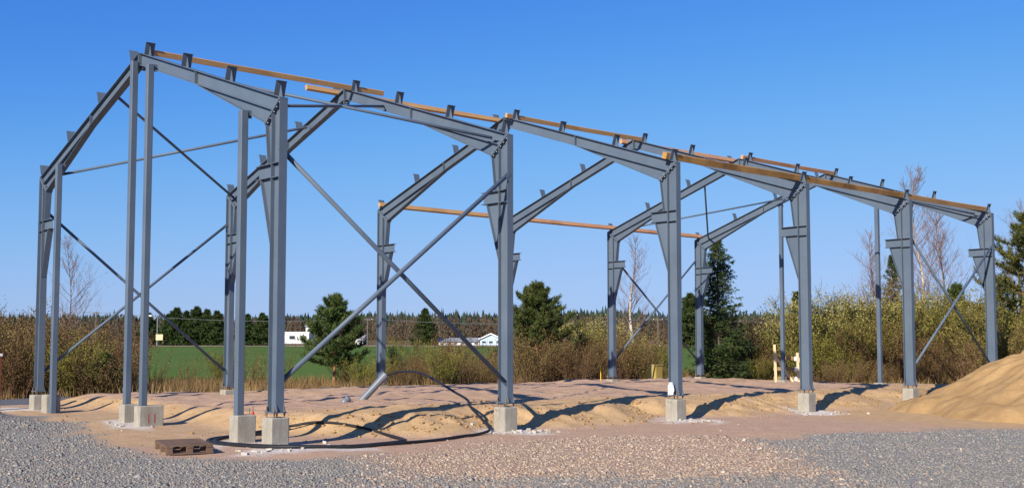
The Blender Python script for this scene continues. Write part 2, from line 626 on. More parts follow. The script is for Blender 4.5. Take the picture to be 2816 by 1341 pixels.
GRAVEL_LINE = [(-40, -0.9), (-13.4, -0.9), (-8.6, -0.9), (-4.2, -1.5), (-0.2, -2.25), (1.7, -1.8), (2.3, -0.7),
               (1.9, 1.6), (1.55, 3.6), (2.0, 5.4), (2.5, 7.0), (4.3, 8.0), (4.4, 10.8), (6.1, 13.3), (9, 18), (14, 25)]


def masks(x, y):
    d, s = to_site(x, y)
    a, b, c, e = pad_mask(x, y)
    m = a * b * c * e
    edge = np.maximum(4 * a * (1 - a), 4 * m * (1 - m))
    # orange sand on berm slopes and in front of the gable posts
    sand = np.clip(edge * 1.5, 0, 1) * (m > 0.01)
    gab = sm((-x - 0.9) / 1.5) * sm((2.4 - y) / 1.2) * sm((y + 2.6) / 1.2) * (1 - sm((-x - 11) / 3))
    sand = np.maximum(sand, 0.65 * gab)
    sand = np.maximum(sand, m * (1 - sm((-x - 2.2) / 2.0)) * 0.95)
    sand = np.maximum(sand, 0.4 * sm((fbm(x * 0.33, y * 0.33, 3, 41)) / 0.8) * m)
    g = dist_poly(x, y, GRAVEL_LINE) + 0.45 * fbm(x * 0.9, y * 0.9, 4, 43)
    gravel = sm((g + 0.15) / 0.7)
    pile = np.exp(-(((d - 27) / 5.5) ** 2 + ((s - 13.5) / 6.5) ** 2))
    sand = np.maximum(sand, sm((pile - 0.3) / 0.3)); gravel = gravel * (1 - sm((pile - 0.62) / 0.2))
    # grey crush against browner crush in the middle
    st = s + 0.8 * fbm(x * 0.5, y * 0.5, 3, 44)
    grey = 1 - sm((st + 2.6) / 1.6) * (1 - sm((st - 3.2) / 1.6))
    near = sm((15.0 - d + 0.8 * fbm(x * 0.7, y * 0.7, 3, 45)) / 1.2)
    grey = np.clip(np.maximum(grey, near * 0.75), 0, 1)
    soil = np.maximum(sm((-x - 19.6) / 1.2), sm((y - 27.0 + 0.5 * fbm(x * 0.7, y * 0.7, 3, 46)) / 1.2))
    soil = np.maximum(soil, sm((d - 46) / 4) * (np.abs(s) > 8))
    soil = np.maximum(soil, 0.85 * np.exp(-((x + 0.2) / 1.7) ** 2 - ((y - 23.6) / 1.6) ** 2))
    soil = np.maximum(soil, sm((d - 50) / 5))
    lime = 0 * x
    for yc in FY[:5]:
        rr = np.hypot((x - 0.15) / 0.75, (y - yc + 0.05) / 0.62)
        lime = np.maximum(lime, sm((1.35 - rr + 0.55 * fbm(x * 2.6, y * 2.6, 3, 47)) / 0.7))
    for (xc, yc, r0) in ((-5.9, -0.3, 0.75), (-5.1, -0.3, 0.75), (-11.9, -0.35, 0.8), (-1.1, -0.5, 0.7), (0.55, -0.55, 0.75), (1.0, 0.4, 0.6)):
        rr = np.hypot(x - xc, y - yc) / r0
        lime = np.maximum(lime, 0.9 * sm((1.0 - rr + 0.6 * fbm(x * 2.2, y * 2.2, 3, 48)) / 0.7))
    lime = lime * (1 - m)
    return sand, gravel, soil, grey, lime


def build_ground():
    dd = np.concatenate([np.arange(-60, 10, 5.0), np.arange(10, 17, 0.12), np.arange(17, 31, 0.075), np.arange(31, 46, 0.15), np.arange(46, 110, 1.6), np.arange(110, 1500, 16)])
    ss = np.concatenate([np.arange(-900, -26, 23.0), np.arange(-26, -13, 0.2), np.arange(-13, 12, 0.095), np.arange(12, 27, 0.2), np.arange(27, 900, 23.0)])
    D, S = np.meshgrid(dd, ss, indexing='ij')
    x, y = site_np(D, S)
    z = height(x, y)
    v = np.stack([x.ravel(), y.ravel(), z.ravel()], 1)
    nd, ns = D.shape
    i = np.arange(nd * ns).reshape(nd, ns)
    f = np.stack([i[:-1, :-1].ravel(), i[:-1, 1:].ravel(), i[1:, 1:].ravel(), i[1:, :-1].ravel()], 1)
    me = mesh_np('ground', v, f, M['ground'], True)
    sand, gravel, soil, grey, lime = masks(x.ravel(), y.ravel())
    ca = me.color_attributes.new('mask', 'FLOAT_COLOR', 'POINT')
    ca.data.foreach_set('color', np.stack([sand, gravel, soil, grey], 1).astype(np.float32).ravel())
    la = me.attributes.new('lime', 'FLOAT', 'POINT')
    la.data.foreach_set('value', lime.astype(np.float32))
    tag(link('ground', me), kind='structure')


build_ground()


def hz(x, y):
    return float(height(np.array([float(x)]), np.array([float(y)]))[0])


def sheet(name, D, S, mat, lift):
    x, y = site_np(D, S)
    return sheet_xy(name, x, y, mat, lift)


def sheet_xy(name, x, y, mat, lift):
    z = height(x, y) + lift
    v = np.stack([x.ravel(), y.ravel(), z.ravel()], 1)
    nd, ns = x.shape
    i = np.arange(nd * ns).reshape(nd, ns)
    f = np.stack([i[:-1, :-1].ravel(), i[:-1, 1:].ravel(), i[1:, 1:].ravel(), i[1:, :-1].ravel()], 1)
    me = mesh_np(name, v, f, mat, True)
    # make sure it faces up
    if me.polygons[0].normal.z < 0:
        me.flip_normals()
    return tag(link(name, me), kind='structure')


# gravel road along the far side of the building
yy = np.arange(-14, 60, 0.4); tt = np.linspace(0, 1, 14)
Y, T = np.meshgrid(yy, tt, indexing='ij')
X = -15.6 + 0.2 * np.sin(Y * 0.4) - T * (4.2 + 0.2 * np.sin(Y * 0.3 + 1))
sheet_xy('gravel_road', X, Y, M['road'], 0.03)
# sprouting field
D, S = np.meshgrid(np.concatenate([np.arange(57, 110, 1.6), np.arange(110, 208, 6)]), np.arange(-170, 190, 6.0), indexing='ij')
D = D + 1.2 * np.sin(S * 0.21) * (D < 60)
sheet('field', D, S, M['field'], 0.06)
D, S = np.meshgrid(np.linspace(207, 216, 4), np.arange(-200, 200, 8.0), indexing='ij')
sheet('far_road', D, S, M['farroad'], 0.14)


# sand heap
def build_heap():
    n = 190
    gd = np.linspace(-7, 7, n); D, S = np.meshgrid(27.2 + gd, 14.3 + gd * 0.95, indexing='ij')
    x, y = site_np(D, S)
    r = np.hypot((D - 27.2) / 4.6, (S - 14.3) / 4.25)
    ang = np.arctan2(S - 14.3, D - 27.2)
    r = r * (1 + 0.06 * np.sin(3 * ang + 1) + 0.05 * np.sin(7 * ang))
    hgt = 2.4 * np.clip(1 - r, -1, 1)
    hgt = np.where(r < 0.25, 2.4 * (0.87 - r * r * 2.0), hgt)          # rounded crown
    rill = 0.07 * np.sin(ang * 31 + 3 * fbm(x * 0.5, y * 0.5, 2, 51)) * np.clip(r, 0, 1) * (1 - np.clip(r, 0, 1)) * 2
    hgt = hgt + rill + 0.10 * fbm(x * 0.8, y * 0.8, 4, 52) * np.clip(1.25 - r, 0, 1) + 0.10 * fbm(x * 2.4, y * 2.4, 4, 53) * np.clip(1.2 - r, 0, 1)
    toe = 0.16 * np.exp(-((r - 1.0) / 0.18) ** 2) * (1 + 0.6 * fbm(x * 1.2, y * 1.2, 3, 54))
    z = 0.0 + hgt + toe
    z = np.where(r > 1.25, -0.4, np.maximum(z, -0.4))
    v = np.stack([x.ravel(), y.ravel(), z.ravel()], 1)
    i = np.arange(n * n).reshape(n, n)
    f = np.stack([i[:-1, :-1].ravel(), i[:-1, 1:].ravel(), i[1:, 1:].ravel(), i[1:, :-1].ravel()], 1)
    me = mesh_np('sand_heap', v, f, M['sandpile'], True)
    if me.polygons[n * n // 2].normal.z < 0:
        me.flip_normals()
    tag(link('sand_heap', me), 'large heap of loose orange sand beside the last steel column', 'sand heap')


build_heap()


# crushed rock: too many to count
def build_stones():
    cube = np.array([(-1, -1, -1), (1, -1, -1), (1, 1, -1), (-1, 1, -1), (-1, -1, 1), (1, -1, 1), (1, 1, 1), (-1, 1, 1)], float)
    quads = np.array([(0, 3, 2, 1), (4, 5, 6, 7), (0, 1, 5, 4), (1, 2, 6, 5), (2, 3, 7, 6), (3, 0, 4, 7)])
    n = 100000
    # denser towards the camera where single stones show
    d = 11.0 + 12.5 * RNG.random(n) ** 1.25
    s = (RNG.random(n) - 0.5) * 2 * (0.52 * d)
    x, y = site_np(d, s)
    sand, gravel, soil, grey, lime = masks(x, y)
    size = 0.006 + 0.0115 * RNG.random(n) ** 2.2
    big = RNG.random(n) < 0.02
    size = np.where(big, size * 1.9, size)
    left = (x < -2) & (dist_poly(x, y, GRAVEL_LINE) < 1.6)
    size = np.where(left & (RNG.random(n) < 0.14), size * 1.6, size)
    keep = (RNG.random(n) < gravel) | (RNG.random(n) < 0.012)
    x, y, size, grey = x[keep], y[keep], size[keep], grey[keep]
    isg = RNG.random(len(x)) < (0.05 + 0.88 * grey)
    z = height(x, y)
    for nm, sel, mat in (('grey_gravel', isg, M['stone_grey']), ('brown_gravel', ~isg, M['stone_brown'])):
        k = int(sel.sum())
        P = np.repeat(cube[None], k, 0) * (0.62 + 0.55 * RNG.random((k, 8, 3)))
        P *= (size[sel][:, None, None] * (0.65 + 0.8 * RNG.random((k, 1, 3))))
        P[..., 2] *= 0.8
        q = RNG.normal(size=(k, 4)); q /= np.linalg.norm(q, axis=1, keepdims=True)
        w, a, b, c = q.T
        R = np.stack([1 - 2 * (b * b + c * c), 2 * (a * b - w * c), 2 * (a * c + w * b),
                      2 * (a * b + w * c), 1 - 2 * (a * a + c * c), 2 * (b * c - w * a),
                      2 * (a * c - w * b), 2 * (b * c + w * a), 1 - 2 * (a * a + b * b)], 1).reshape(k, 3, 3)
        P = np.einsum('kij,knj->kni', R, P)
        P[..., 0] += x[sel][:, None]; P[..., 1] += y[sel][:, None]; P[..., 2] += (z[sel] - size[sel] * 0.12)[:, None]
        F = (quads[None] + (np.arange(k) * 8)[:, None, None]).reshape(-1, 4)
        me = mesh_np(nm, P.reshape(-1, 3), F, mat)
        ta = me.attributes.new('tint', 'FLOAT', 'FACE')
        ta.data.foreach_set('value', np.repeat(RNG.random(k), 6).astype(np.float32))
        tag(link(nm, me), 'loose crushed %s rock spread over the yard' % ('grey' if nm[0] == 'g' else 'brown'), 'gravel', kind='stuff')


build_stones()


def build_clods():
    n = 7000
    x = -4.2 + 5.2 * RNG.random(n); y = .8 + 24 * RNG.random(n)
    k2 = 2500
    x = np.concatenate([x, -12 + 12 * RNG.random(k2)]); y = np.concatenate([y, -1.5 + 8 * RNG.random(k2)])
    a, b, c, e = pad_mask(x, y); m = a * b * c * e
    keep = RNG.random(len(x)) < np.clip(.12 + 3.2 * m * (1 - m), 0, 1) * (vnoise(x * 1.3, y * 1.3, 71) > -.3)
    keep &= ~((np.abs(x + .14) < .35) & (np.min(np.abs(y[:, None] - np.array(FY)[None]), 1) < .35))
    x, y = x[keep], y[keep]; k = len(x)
    size = .008 + .028 * RNG.random(k) ** 3
    cube = np.array([(-1, -1, -1), (1, -1, -1), (1, 1, -1), (-1, 1, -1), (-1, -1, 1), (1, -1, 1), (1, 1, 1), (-1, 1, 1)], float)
    quads = np.array([(0, 3, 2, 1), (4, 5, 6, 7), (0, 1, 5, 4), (1, 2, 6, 5), (2, 3, 7, 6), (3, 0, 4, 7)])
    P = np.repeat(cube[None], k, 0) * (.55 + .6 * RNG.random((k, 8, 3))) * size[:, None, None] * (.7 + .7 * RNG.random((k, 1, 3)))
    P[..., 2] *= .7
    P += np.stack([x, y, height(x, y) + size * .1], 1)[:, None, :]
    F = (quads[None] + (np.arange(k) * 8)[:, None, None]).reshape(-1, 4)
    tag(link('sand_clods', mesh_np('sand_clods', P.reshape(-1, 3), F, M['sandpile'])), 'small clods of sand crumbled over the banks', 'clods', kind='stuff')


build_clods()


# crumbled white concrete round the foundation blocks
def build_rubble():
    mb = MB()
    rnd = random.Random(5)
    spots = [(0.2, 0.0, .55, 16), (0.35, 4.95, .6, 30), (0.35, 10.0, .6, 26), (0.4, 14.95, .6, 26), (0.3, 20, .5, 16), (0.6, -0.6, .35, 10), (-5.5, -.5, .6, 8)]
    for (cx, cy, r, n) in spots:
        for _ in range(n):
            x = cx + rnd.gauss(0, r * 0.65); y = cy + rnd.gauss(0, r * 0.65)
            if abs(x + .14) < .2 and abs(y - cy) < .2: continue
            a = rnd.random() * 6.28; sx = rnd.uniform(.012, .055); sy = sx * rnd.uniform(.4, 1); szz = rnd.uniform(.008, .025)
            z = hz(x, y)
            mb.obox((x, y, z + szz * .6), (math.cos(a) * sx, math.sin(a) * sx, rnd.uniform(-.01, .01)), (-math.sin(a) * sy, math.cos(a) * sy, rnd.uniform(-.01, .01)), (0.004, 0, szz))
    o = mb.build('concrete_rubble', M['lime'])
    tag(o, 'white crumbs of broken concrete scattered round the foundation blocks', 'rubble', kind='stuff')


build_rubble()

# ------------------------------------------------------------------ foundation blocks
BLK = MB()
_r = random.Random(4)


def block_mesh(w, h, seed, wy=None):
    wy = wy or w
    rnd = random.Random(seed)
    mb = MB()
    c = 0.018
    j = lambda: rnd.uniform(-.006, .006)
    ring = []
    for (z, k) in ((-0.25, 0.0), (h - c, 0.0), (h, c)):
        q = w / 2 - k; e = wy / 2 - k
        ring.append([(-q + c + j(), -e + j(), z), (q - c + j(), -e + j(), z), (q + j(), -e + c, z), (q + j(), e - c, z), (q - c, e + j(), z), (-q + c, e + j(), z), (-q + j(), e - c, z), (-q + j(), -e + c, z)])
    v = [p for r_ in ring for p in r_]
    f = []
    for i in range(2):
        for k in range(8):
            f.append((i * 8 + k, i * 8 + (k + 1) % 8, (i + 1) * 8 + (k + 1) % 8, (i + 1) * 8 + k))
    f.append(tuple(range(16, 24)))
    mb.add(v, f)
    return mb.mesh('foundation_block', M['concrete'])


blk_meshes = [block_mesh(.335, .475, k) for k in range(4)] + [block_mesh(.28, .475, 7, .36), block_mesh(.27, .475, 8, .30), block_mesh(.27, .475, 9, .50)]
ORD = ['first', 'second', 'third', 'fourth', 'fifth', 'last']


def block(x, y, label, k=0, top=None, wide=1.0):
    o = link('foundation_block', blk_meshes[k])
    o.location = (x, y, 0.0 if top is None else top - .475)
    o.scale = (wide, wide, 1)
    tag(o, label, 'concrete block', 'concrete foundation blocks')
    if not label: raise ValueError
    return o


NEARLBL = ['chipped concrete block ringed by the black hose, under the gable corner column',
           'concrete block in white rubble where the black hose rises, under an X-braced column',
           'concrete block under the steel column with the white canister',
           'concrete block in white rubble under the fourth column of the open yard side',
           'pale concrete block under the fifth yard-side column, next to the sand heap',
           'concrete block hidden behind the sand heap under the last column']
FARLBL = ['concrete block by the grey gravel road under the far corner column of the four-post gable',
          'small-looking concrete block under the second column of the roadside row',
          'concrete block behind the leaning grey pipe under a roadside column',
          'concrete block under the fourth column of the roadside row',
          'concrete block beside a yellow stake under a roadside column',
          'concrete block in front of the tall spruce under the last roadside column']
def marks(o):
    for dx in (-.11, -.03):
        mk = MB()
        mk.box((dx, -.176, .415), (dx + .05, -.166, .423))
        mk.box((dx + .036, -.176, .385), (dx + .044, -.166, .414))
        mk.build('hook_mark', M['dark_steel'], o)


for i, y in enumerate(FY):
    b_ = block(-0.14, y, NEARLBL[i], i % 4)
    if i in (1, 2): marks(b_)
    b_ = block(-SPAN + 0.14, y, FARLBL[i], (i + 1) % 4)
    if i == 4: marks(b_)


# ------------------------------------------------------------------ portal frames
FB, FT, WT, HS = 0.15, 0.012, 0.009, 0.28
SL = (RIDGE - EAVE) / (SPAN / 2)
CSL = math.cos(math.atan(SL)); SSL = math.sin(math.atan(SL))
DV = 0.265
KX, KZ = 0.50, 5.42                 # inner corner of the knee
BT, BB, BTIP = 4.71, 4.47, 0.81     # crane bracket
ROWS = [0.17, 1.97, 3.82, 5.60]     # purlin cleats, horizontal distance from the eave


def top_z(d):
    return EAVE + SL * d


def make_half(side, root):
    """one column and one rafter; side 0 = yard side (x from 0 down), 1 = road side"""
    fx = (lambda d: -d) if side == 0 else (lambda d: -SPAN + d)
    P = lambda d, z: (fx(d), z)
    sg = -1 if side == 0 else 1      # x direction pointing into the building

    def web(mb, pts, t=WT):
        mb.prism_xz([P(*p) for p in pts], -t / 2, t / 2)

    def flange(mb, p, q, b, t, inside):
        """plate along p-q; thickness laid towards the point `inside`"""
        a, c, k = P(*p), P(*q), P(*inside)
        u = Vector((c[0] - a[0], 0, c[1] - a[1])).normalized()
        n = Vector((-u.z, 0, u.x))
        s = 1 if (k[0] - a[0]) * n.x + (k[1] - a[1]) * n.z > 0 else -1
        mb.strip(a, c, b, t, s)

    st = M['steel']
    mit = (EAVE - KZ) / KX                     # mitre drop per metre inwards
    zi = EAVE - mit * HS
    # ---- column
    m = MB()
    web(m, [(FT, ZP + .02), (HS - FT, ZP + .02), (HS - FT, EAVE - mit * (HS - FT) - .02), (FT, EAVE - mit * FT - .02)])
    flange(m, (0, ZP + .02), (0, EAVE - .004), FB, FT, (.1, 3))
    flange(m, (HS, ZP + .02), (HS, zi - .02), FB, FT, (.1, 3))
    col = m.build('column', st, root)
    m = MB()
    m.box((fx(HS / 2) - .165, -.12, ZP), (fx(HS / 2) + .165, .12, ZP + .018))
    bp = m.build('base_plate', st, col)
    for bx in (-.125, .125):
        for by in (-.095, .095):
            m = MB()
            m.cyl((fx(HS / 2) + bx, by, ZP + .0), (0, 0, 1), .012, .20)
            m.cyl((fx(HS / 2) + bx, by, ZP + .032), (0, 0, 1), .022, .026, 6)
            m.cyl((fx(HS / 2) + bx, by, ZP - .014), (0, 0, 1), .022, .024, 6)
            m.build('anchor_bolt', M['dark_steel'], col)
    for by in (-1, 1):                        # foot stiffeners
        m = MB()
        m.add([(fx(.002), by * FB / 2 * .0 + by * .075, ZP + .02), (fx(-.045), by * .075, ZP + .02), (fx(.002), by * .075, ZP + .16),
               (fx(.002), by * .066, ZP + .02), (fx(-.045), by * .066, ZP + .02), (fx(.002), by * .066, ZP + .16)],
              [(0, 1, 2), (5, 4, 3), (0, 3, 4, 1), (1, 4, 5, 2), (2, 5, 3, 0)])
        m.build('foot_stiffener', st, col)
    # upper haunch
    m = MB()
    web(m, [(HS, zi - .02), (KX - .012, KZ - .012), (.41 - .012, BT), (HS, BT)])
    flange(m, (KX, KZ - .01), (.41, BT), FB * .92, .011, (.3, 5))
    m.build('haunch', st, col)
    # lower gusset below the bracket
    m = MB()
    web(m, [(HS, BB), (.655, BB), (.295, 3.34), (HS, 3.34)])
    flange(m, (.665, BB), (.292, 3.33), FB * .92, .011, (.3, 4.3))
    m.build('gusset', st, col)
    # crane bracket
    m = MB()
    web(m, [(HS, BB + .011), (BTIP, BB + .011), (BTIP, BT - .011), (HS, BT - .011)])
    flange(m, (HS, BT), (BTIP + .01, BT), FB * .98, .011, (.4, 4.5))
    flange(m, (HS, BB), (BTIP + .01, BB), FB * .98, .011, (.4, 4.6))
    m.build('bracket', st, col)
    for z in (BT, BB):
        for yb in (-1, 1):
            m = MB()
            m.box((min(fx(FT), fx(HS - FT)), min(yb * WT / 2, yb * FB * .49), z - .011), (max(fx(FT), fx(HS - FT)), max(yb * WT / 2, yb * FB * .49), z))
            m.build('stiffener', st, col)
    # knee end plates
    u = Vector((fx(KX) - fx(0), 0, KZ - EAVE)).normalized()
    n = Vector((-u.z, 0, u.x))
    if n.z > 0: n = -n
    m = MB()
    a0, a1 = Vector((fx(0), 0, EAVE)) + u * .01, Vector((fx(KX), 0, KZ)) + u * .02
    m.obox((a0 + a1) / 2 + n * .010, (a1 - a0) / 2, Vector((0, FB * .53, 0)), n * .009)
    m.build('end_plate', st, col)

    # ---- rafter
    d1 = DV / (mit + SL)
    m = MB()
    ft = FT / CSL
    d1b = (DV - ft) / (mit + SL)
    web(m, [(.03, top_z(.03) - ft), (d1b + .02, top_z(d1b + .02) - DV + ft), (SPAN / 2 - .012, top_z(SPAN / 2) - DV + ft), (SPAN / 2 - .012, top_z(SPAN / 2) - ft)])
    flange(m, (.0, top_z(0)), (SPAN / 2 - .002, top_z(SPAN / 2)), FB, FT, (3, 4))
    flange(m, (d1 + .02, top_z(d1 + .02) - DV), (SPAN / 2 - .012, top_z(SPAN / 2) - DV), FB, FT, (3, 9))
    raf = m.build('rafter', st, root)
    HE = 3.27
    m = MB()
    web(m, [(d1 + .03, top_z(d1 + .03) - DV), (KX + .02, KZ + .012), (HE, top_z(HE) - DV)])
    flange(m, (KX + .005, KZ), (HE, top_z(HE) - DV - .004), FB * .95, .011, (2, 6.3))
    m.build('haunch', st, raf)
    for yb in (-1, 1):
        m = MB()
        y0, y1 = sorted((yb * WT / 2, yb * FB * .49))
        m.prism_xz([P(HE, top_z(HE) - DV + ft), P(HE + .012, top_z(HE + .012) - DV + ft), P(HE + .012, top_z(HE + .012) - ft), P(HE, top_z(HE) - ft)], y0, y1)
        m.build('stiffener', st, raf)
    m = MB()
    m.obox((a0 + a1) / 2 - n * .010, (a1 - a0) / 2, Vector((0, FB * .53, 0)), n * .009)
    m.build('end_plate', st, raf)
    for k in range(5):
        for yb in (-1, 1):
            c = a0 + (a1 - a0) * ((.12, .30, .48, .72, .90)[k])
            m = MB()
            m.cyl(c + Vector((0, yb * .052, 0)) - n * .03, n, .015, .03, 6)
            m.cyl(c + Vector((0, yb * .052, 0)) + n * .03, n, .015, .03, 6)
            m.build('bolt', M['zinc'], raf)
    # ridge plate
    m = MB()
    xa, xb = sorted((fx(SPAN / 2 - .001), fx(SPAN / 2 - .013)))
    m.box((xa, -FB * .53, RIDGE - DV - .10), (xb, FB * .53, RIDGE - .03))
    m.build('ridge_plate', st, raf)
    m = MB()
    web(m, [(SPAN / 2 - .013, RIDGE - DV - .012), (SPAN / 2 - .013, RIDGE - DV - .09), (SPAN / 2 - .2, top_z(SPAN / 2 - .2) - DV)])
    m.build('ridge_gusset', st, raf)
    # purlin cleats
    along = Vector((fx(1) - fx(0), 0, SL)).normalized()      # up the slope
    nor = Vector((-along.z, 0, along.x)) if along.x > 0 else Vector((along.z, 0, -along.x))
    for d in ROWS:
        b0 = Vector((fx(d), 0, top_z(d)))
        m = MB()
        m.obox(b0 + nor * .13, along * .005, Vector((0, .10, 0)), nor * .13)
        m.obox(b0 + nor * .256 - along * .02, along * .016, Vector((0, .10, 0)), nor * .004)
        g0, g1, g2 = b0 - along * .006, b0 - along * .13, b0 - along * .006 + nor * .19
        q = [g0, g1, g2]
        m.add([p + Vector((0, -.005, 0)) for p in q] + [p + Vector((0, .005, 0)) for p in q],
              [(0, 1, 2), (5, 4, 3), (0, 3, 4, 1), (1, 4, 5, 2), (2, 5, 3, 0)])
        m.build('purlin_cleat', st, raf)
    return col, raf


FRAMELBL = ['grey steel portal frame forming the gable with four posts, nearest the pallet',
            'second steel portal frame from the four-post gable, X braces ending on it',
            'third steel portal frame from the four-post gable, white canister at its foot',
            'fourth steel portal frame from the four-post gable, between unbraced bays',
            'fifth steel portal frame from the four-post gable, X braces reaching on to the last frame',
            'last steel portal frame of the hall, two posts under it, beside the sand heap']
pf = empty('portal_frame')
make_half(0, pf); make_half(1, pf)
for i, y in enumerate(FY):
    o = pf if i == 0 else copy_tree(pf)
    o.location = (0, y, 0)
    tag(o, FRAMELBL[i], 'steel frame', 'portal frames of the hall')


# ------------------------------------------------------------------ gable posts
def soffit(x):
    d = min(-x, SPAN + x)
    HE = 3.27
    if d < HE:
        return KZ + (top_z(HE) - DV - KZ) * (d - KX) / (HE - KX) - .01
    return top_z(d) - DV


def post(x, y, z0, z1, w, label, group):
    r = empty('gable_post', (x, y, 0))
    m = MB()
    c = .012; q = w / 2
    prof = [(-q + c, -q), (q - c, -q), (q, -q + c), (q, q - c), (q - c, q), (-q + c, q), (-q, q - c), (-q, -q + c)]
    v = [(px, py, z0 + .015) for px, py in prof] + [(px, py, z1) for px, py in prof]
    f = [(k, (k + 1) % 8, 8 + (k + 1) % 8, 8 + k) for k in range(8)] + [tuple(range(8, 16))]
    m.add(v, f)
    m.build('shaft', M['steel'], r)
    m = MB(); m.box((-q - .015, -q - .015, z0), (q + .015, q + .015, z0 + .015)); m.build('base_plate', M['steel'], r)
    m = MB(); m.box((-.005, q - .02, z1 - .12), (.005, q + .09, z1 + .02)); m.build('top_lug', M['steel'], r)
    tag(r, label, 'steel post', group)
    return r


GP = 'posts under the gable frames'
post(-10.17, -.2, hz(-10.14, -.2) - .02, soffit(-10.14) - .05, .13, 'grey square gable post reaching the ground in front of its block by the road', GP)
post(-5.95, -.16, .46, soffit(-5.95) + .06, .13, 'tall grey post of the middle pair, on the road side of the ridge', GP)
post(-5.15, -.16, .46, soffit(-5.15) + .1, .13, 'tall grey post of the middle pair, on the yard side of the ridge', GP)
post(-1.12, -.16, .46, soffit(-1.12) + .05, .135, 'grey square gable post beside the hose-ringed corner column', GP)
post(-7.95, 24.95, .42, soffit(-7.95) + .02, .13, 'slim grey post of the last frame standing by the wooden trestle', GP)
post(-4.05, 24.95, .42, soffit(-4.05) + .02, .13, 'slim grey post of the last frame standing in front of the white birch trunk', GP)
block(-10.41, -.16, 'concrete block standing right behind the post that reaches the ground', 1, hz(-10.4, -.2) + .42, 1.0)
block(-5.95, -.12, 'concrete block under the road-side post of the middle pair', 5)
block(-5.15, -.03, 'long concrete block with red marks under the yard-side post of the middle pair', 6)
block(-1.12, -.08, 'concrete block with red-capped rod under the gable post nearest the corner column', 4)
block(-7.95, 24.95, 'concrete block under the post by the wooden trestle', 1, .43, 1.0)
block(-4.05, 24.95, 'concrete block under the post before the birch trunk', 2, .43, 1.0)

# red-capped starter rods on the block
for (x, y, h, cap) in ((-1.04, .0, .13, False), (-1.03, .06, .16, True)):
    r = empty('starter_rod', (x, y, .47))
    m = MB(); m.cyl((0, 0, h / 2 - .02), (0, 0, 1), .008, h + .04, 8); m.build('rod', M['dark_steel'], r)
    if cap:
        m = MB(); m.cyl((0, 0, .03), (0, 0, 1), .024, .045, 12); m.build('cap', M['red'], r)
    tag(r, 'steel rod with a red collar standing on a concrete block' if cap else 'bare thin steel rod standing on a concrete block', 'steel rod')
# red marks painted on the wide block
for k, dx in enumerate((.02, .14)):
    m = MB(); m.box((-5.018, -.12 + dx, .14), (-5.011, -.113 + dx, .32))
    o = m.build('paint_mark', M['red'])
    tag(o, 'thin vertical red paint line on the face of a concrete block', 'paint mark', 'red marks on the long block')


# ------------------------------------------------------------------ braces
def brace(p, q, r, label, group, lug=0.12):
    p, q = Vector(p), Vector(q)
    root = empty('brace', p)
    u = (q - p).normalized()
    side = u.cross(Vector((1, 0, 0)))
    if side.length < .1: side = u.cross(Vector((0, 0, 1)))
    side.normalize()
    m = MB(); m.tube([u * lug, (q - p) - u * lug], r, 14); m.build('tube', M['steel'], root, True)
    w = u.cross(side)
    for (c, s_) in ((Vector((0, 0, 0)), 1), (q - p, -1)):
        m = MB(); m.obox(c + u * s_ * (lug * .5), u * (lug * .5 + .04), side * (r * 1.05), w * .006); m.build('end_plate', M['steel'], root)
    tag(root, label, 'brace', group)
    return root


WG, RG = 'wall cross braces', 'roof cross braces'
XN, XF = -.10, -SPAN + .10
brace((XN, .02, 4.93), (XN, 4.98, .93), .043, 'grey tube brace falling from the hose-ringed corner column to the rising hose', WG)
brace((XN + .0, .02, 1.02), (XN + .10, 4.95, 5.0), .043, 'grey tube brace climbing from above the hose coil to the second yard-side column', WG)
brace((XF, .05, 4.98), (XF, 4.95, .95), .036, 'grey tube brace falling from the roadside corner column towards the second roadside column', WG)
brace((XF - .08, .05, .95), (XF - .08, 4.95, 4.98), .036, 'grey tube brace climbing from the roadside corner column foot behind the paired posts', WG)
brace((XF, 20.02, 5.0), (XF, 24.86, 1.05), .036, 'grey tube brace falling towards the roadside column in front of the spruce', WG)
brace((XF - .08, 20.02, .98), (XF - .08, 24.86, 5.0), .036, 'grey tube brace climbing from the yellow stake column to the spruce column', WG)
brace((XN, 20.02, 4.82), (XN, 24.86, .95), .036, 'grey tube brace falling behind the sand heap to the last yard-side column', WG)
brace((XN + .08, 20.02, 1.1), (XN + .08, 24.8, 4.75), .036, 'grey tube brace climbing from beside the sand heap to the last yard-side column head', WG)


def roofp(d, side, y, off=-.16):
    x = -d if side == 0 else -SPAN + d
    return (x, y, top_z(d) + off)


brace(roofp(.45, 1, .03), roofp(4.4, 1, 4.97), .033, 'sunlit roof brace rising from the roadside eave of the gable to the second frame', RG)
brace(roofp(4.5, 1, .03), roofp(.3, 1, 4.97), .033, 'dark roof brace dropping from the gable rafter to the second roadside column head', RG)
brace(roofp(4.35, 0, .03), roofp(.35, 0, 4.97), .030, 'light roof brace running from the gable rafter to the second yard-side column head', RG)
brace(roofp(.15, 0, .03), roofp(4.35, 0, 4.97), .030, 'dark roof brace running from the gable corner column head up to the second rafter', RG)
brace(roofp(4.45, 1, 20.03), roofp(.65, 1, 24.85), .030, 'steep dark roof brace between the last two roadside rafters', RG)
brace(roofp(.6, 1, 20.03), roofp(4.25, 1, 24.85), .030, 'pale roof brace rising between the last two roadside rafters', RG)
brace(roofp(4.4, 0, 20.03), roofp(.45, 0, 24.85), .030, 'roof brace hidden behind the last eave beam of the yard side', RG)


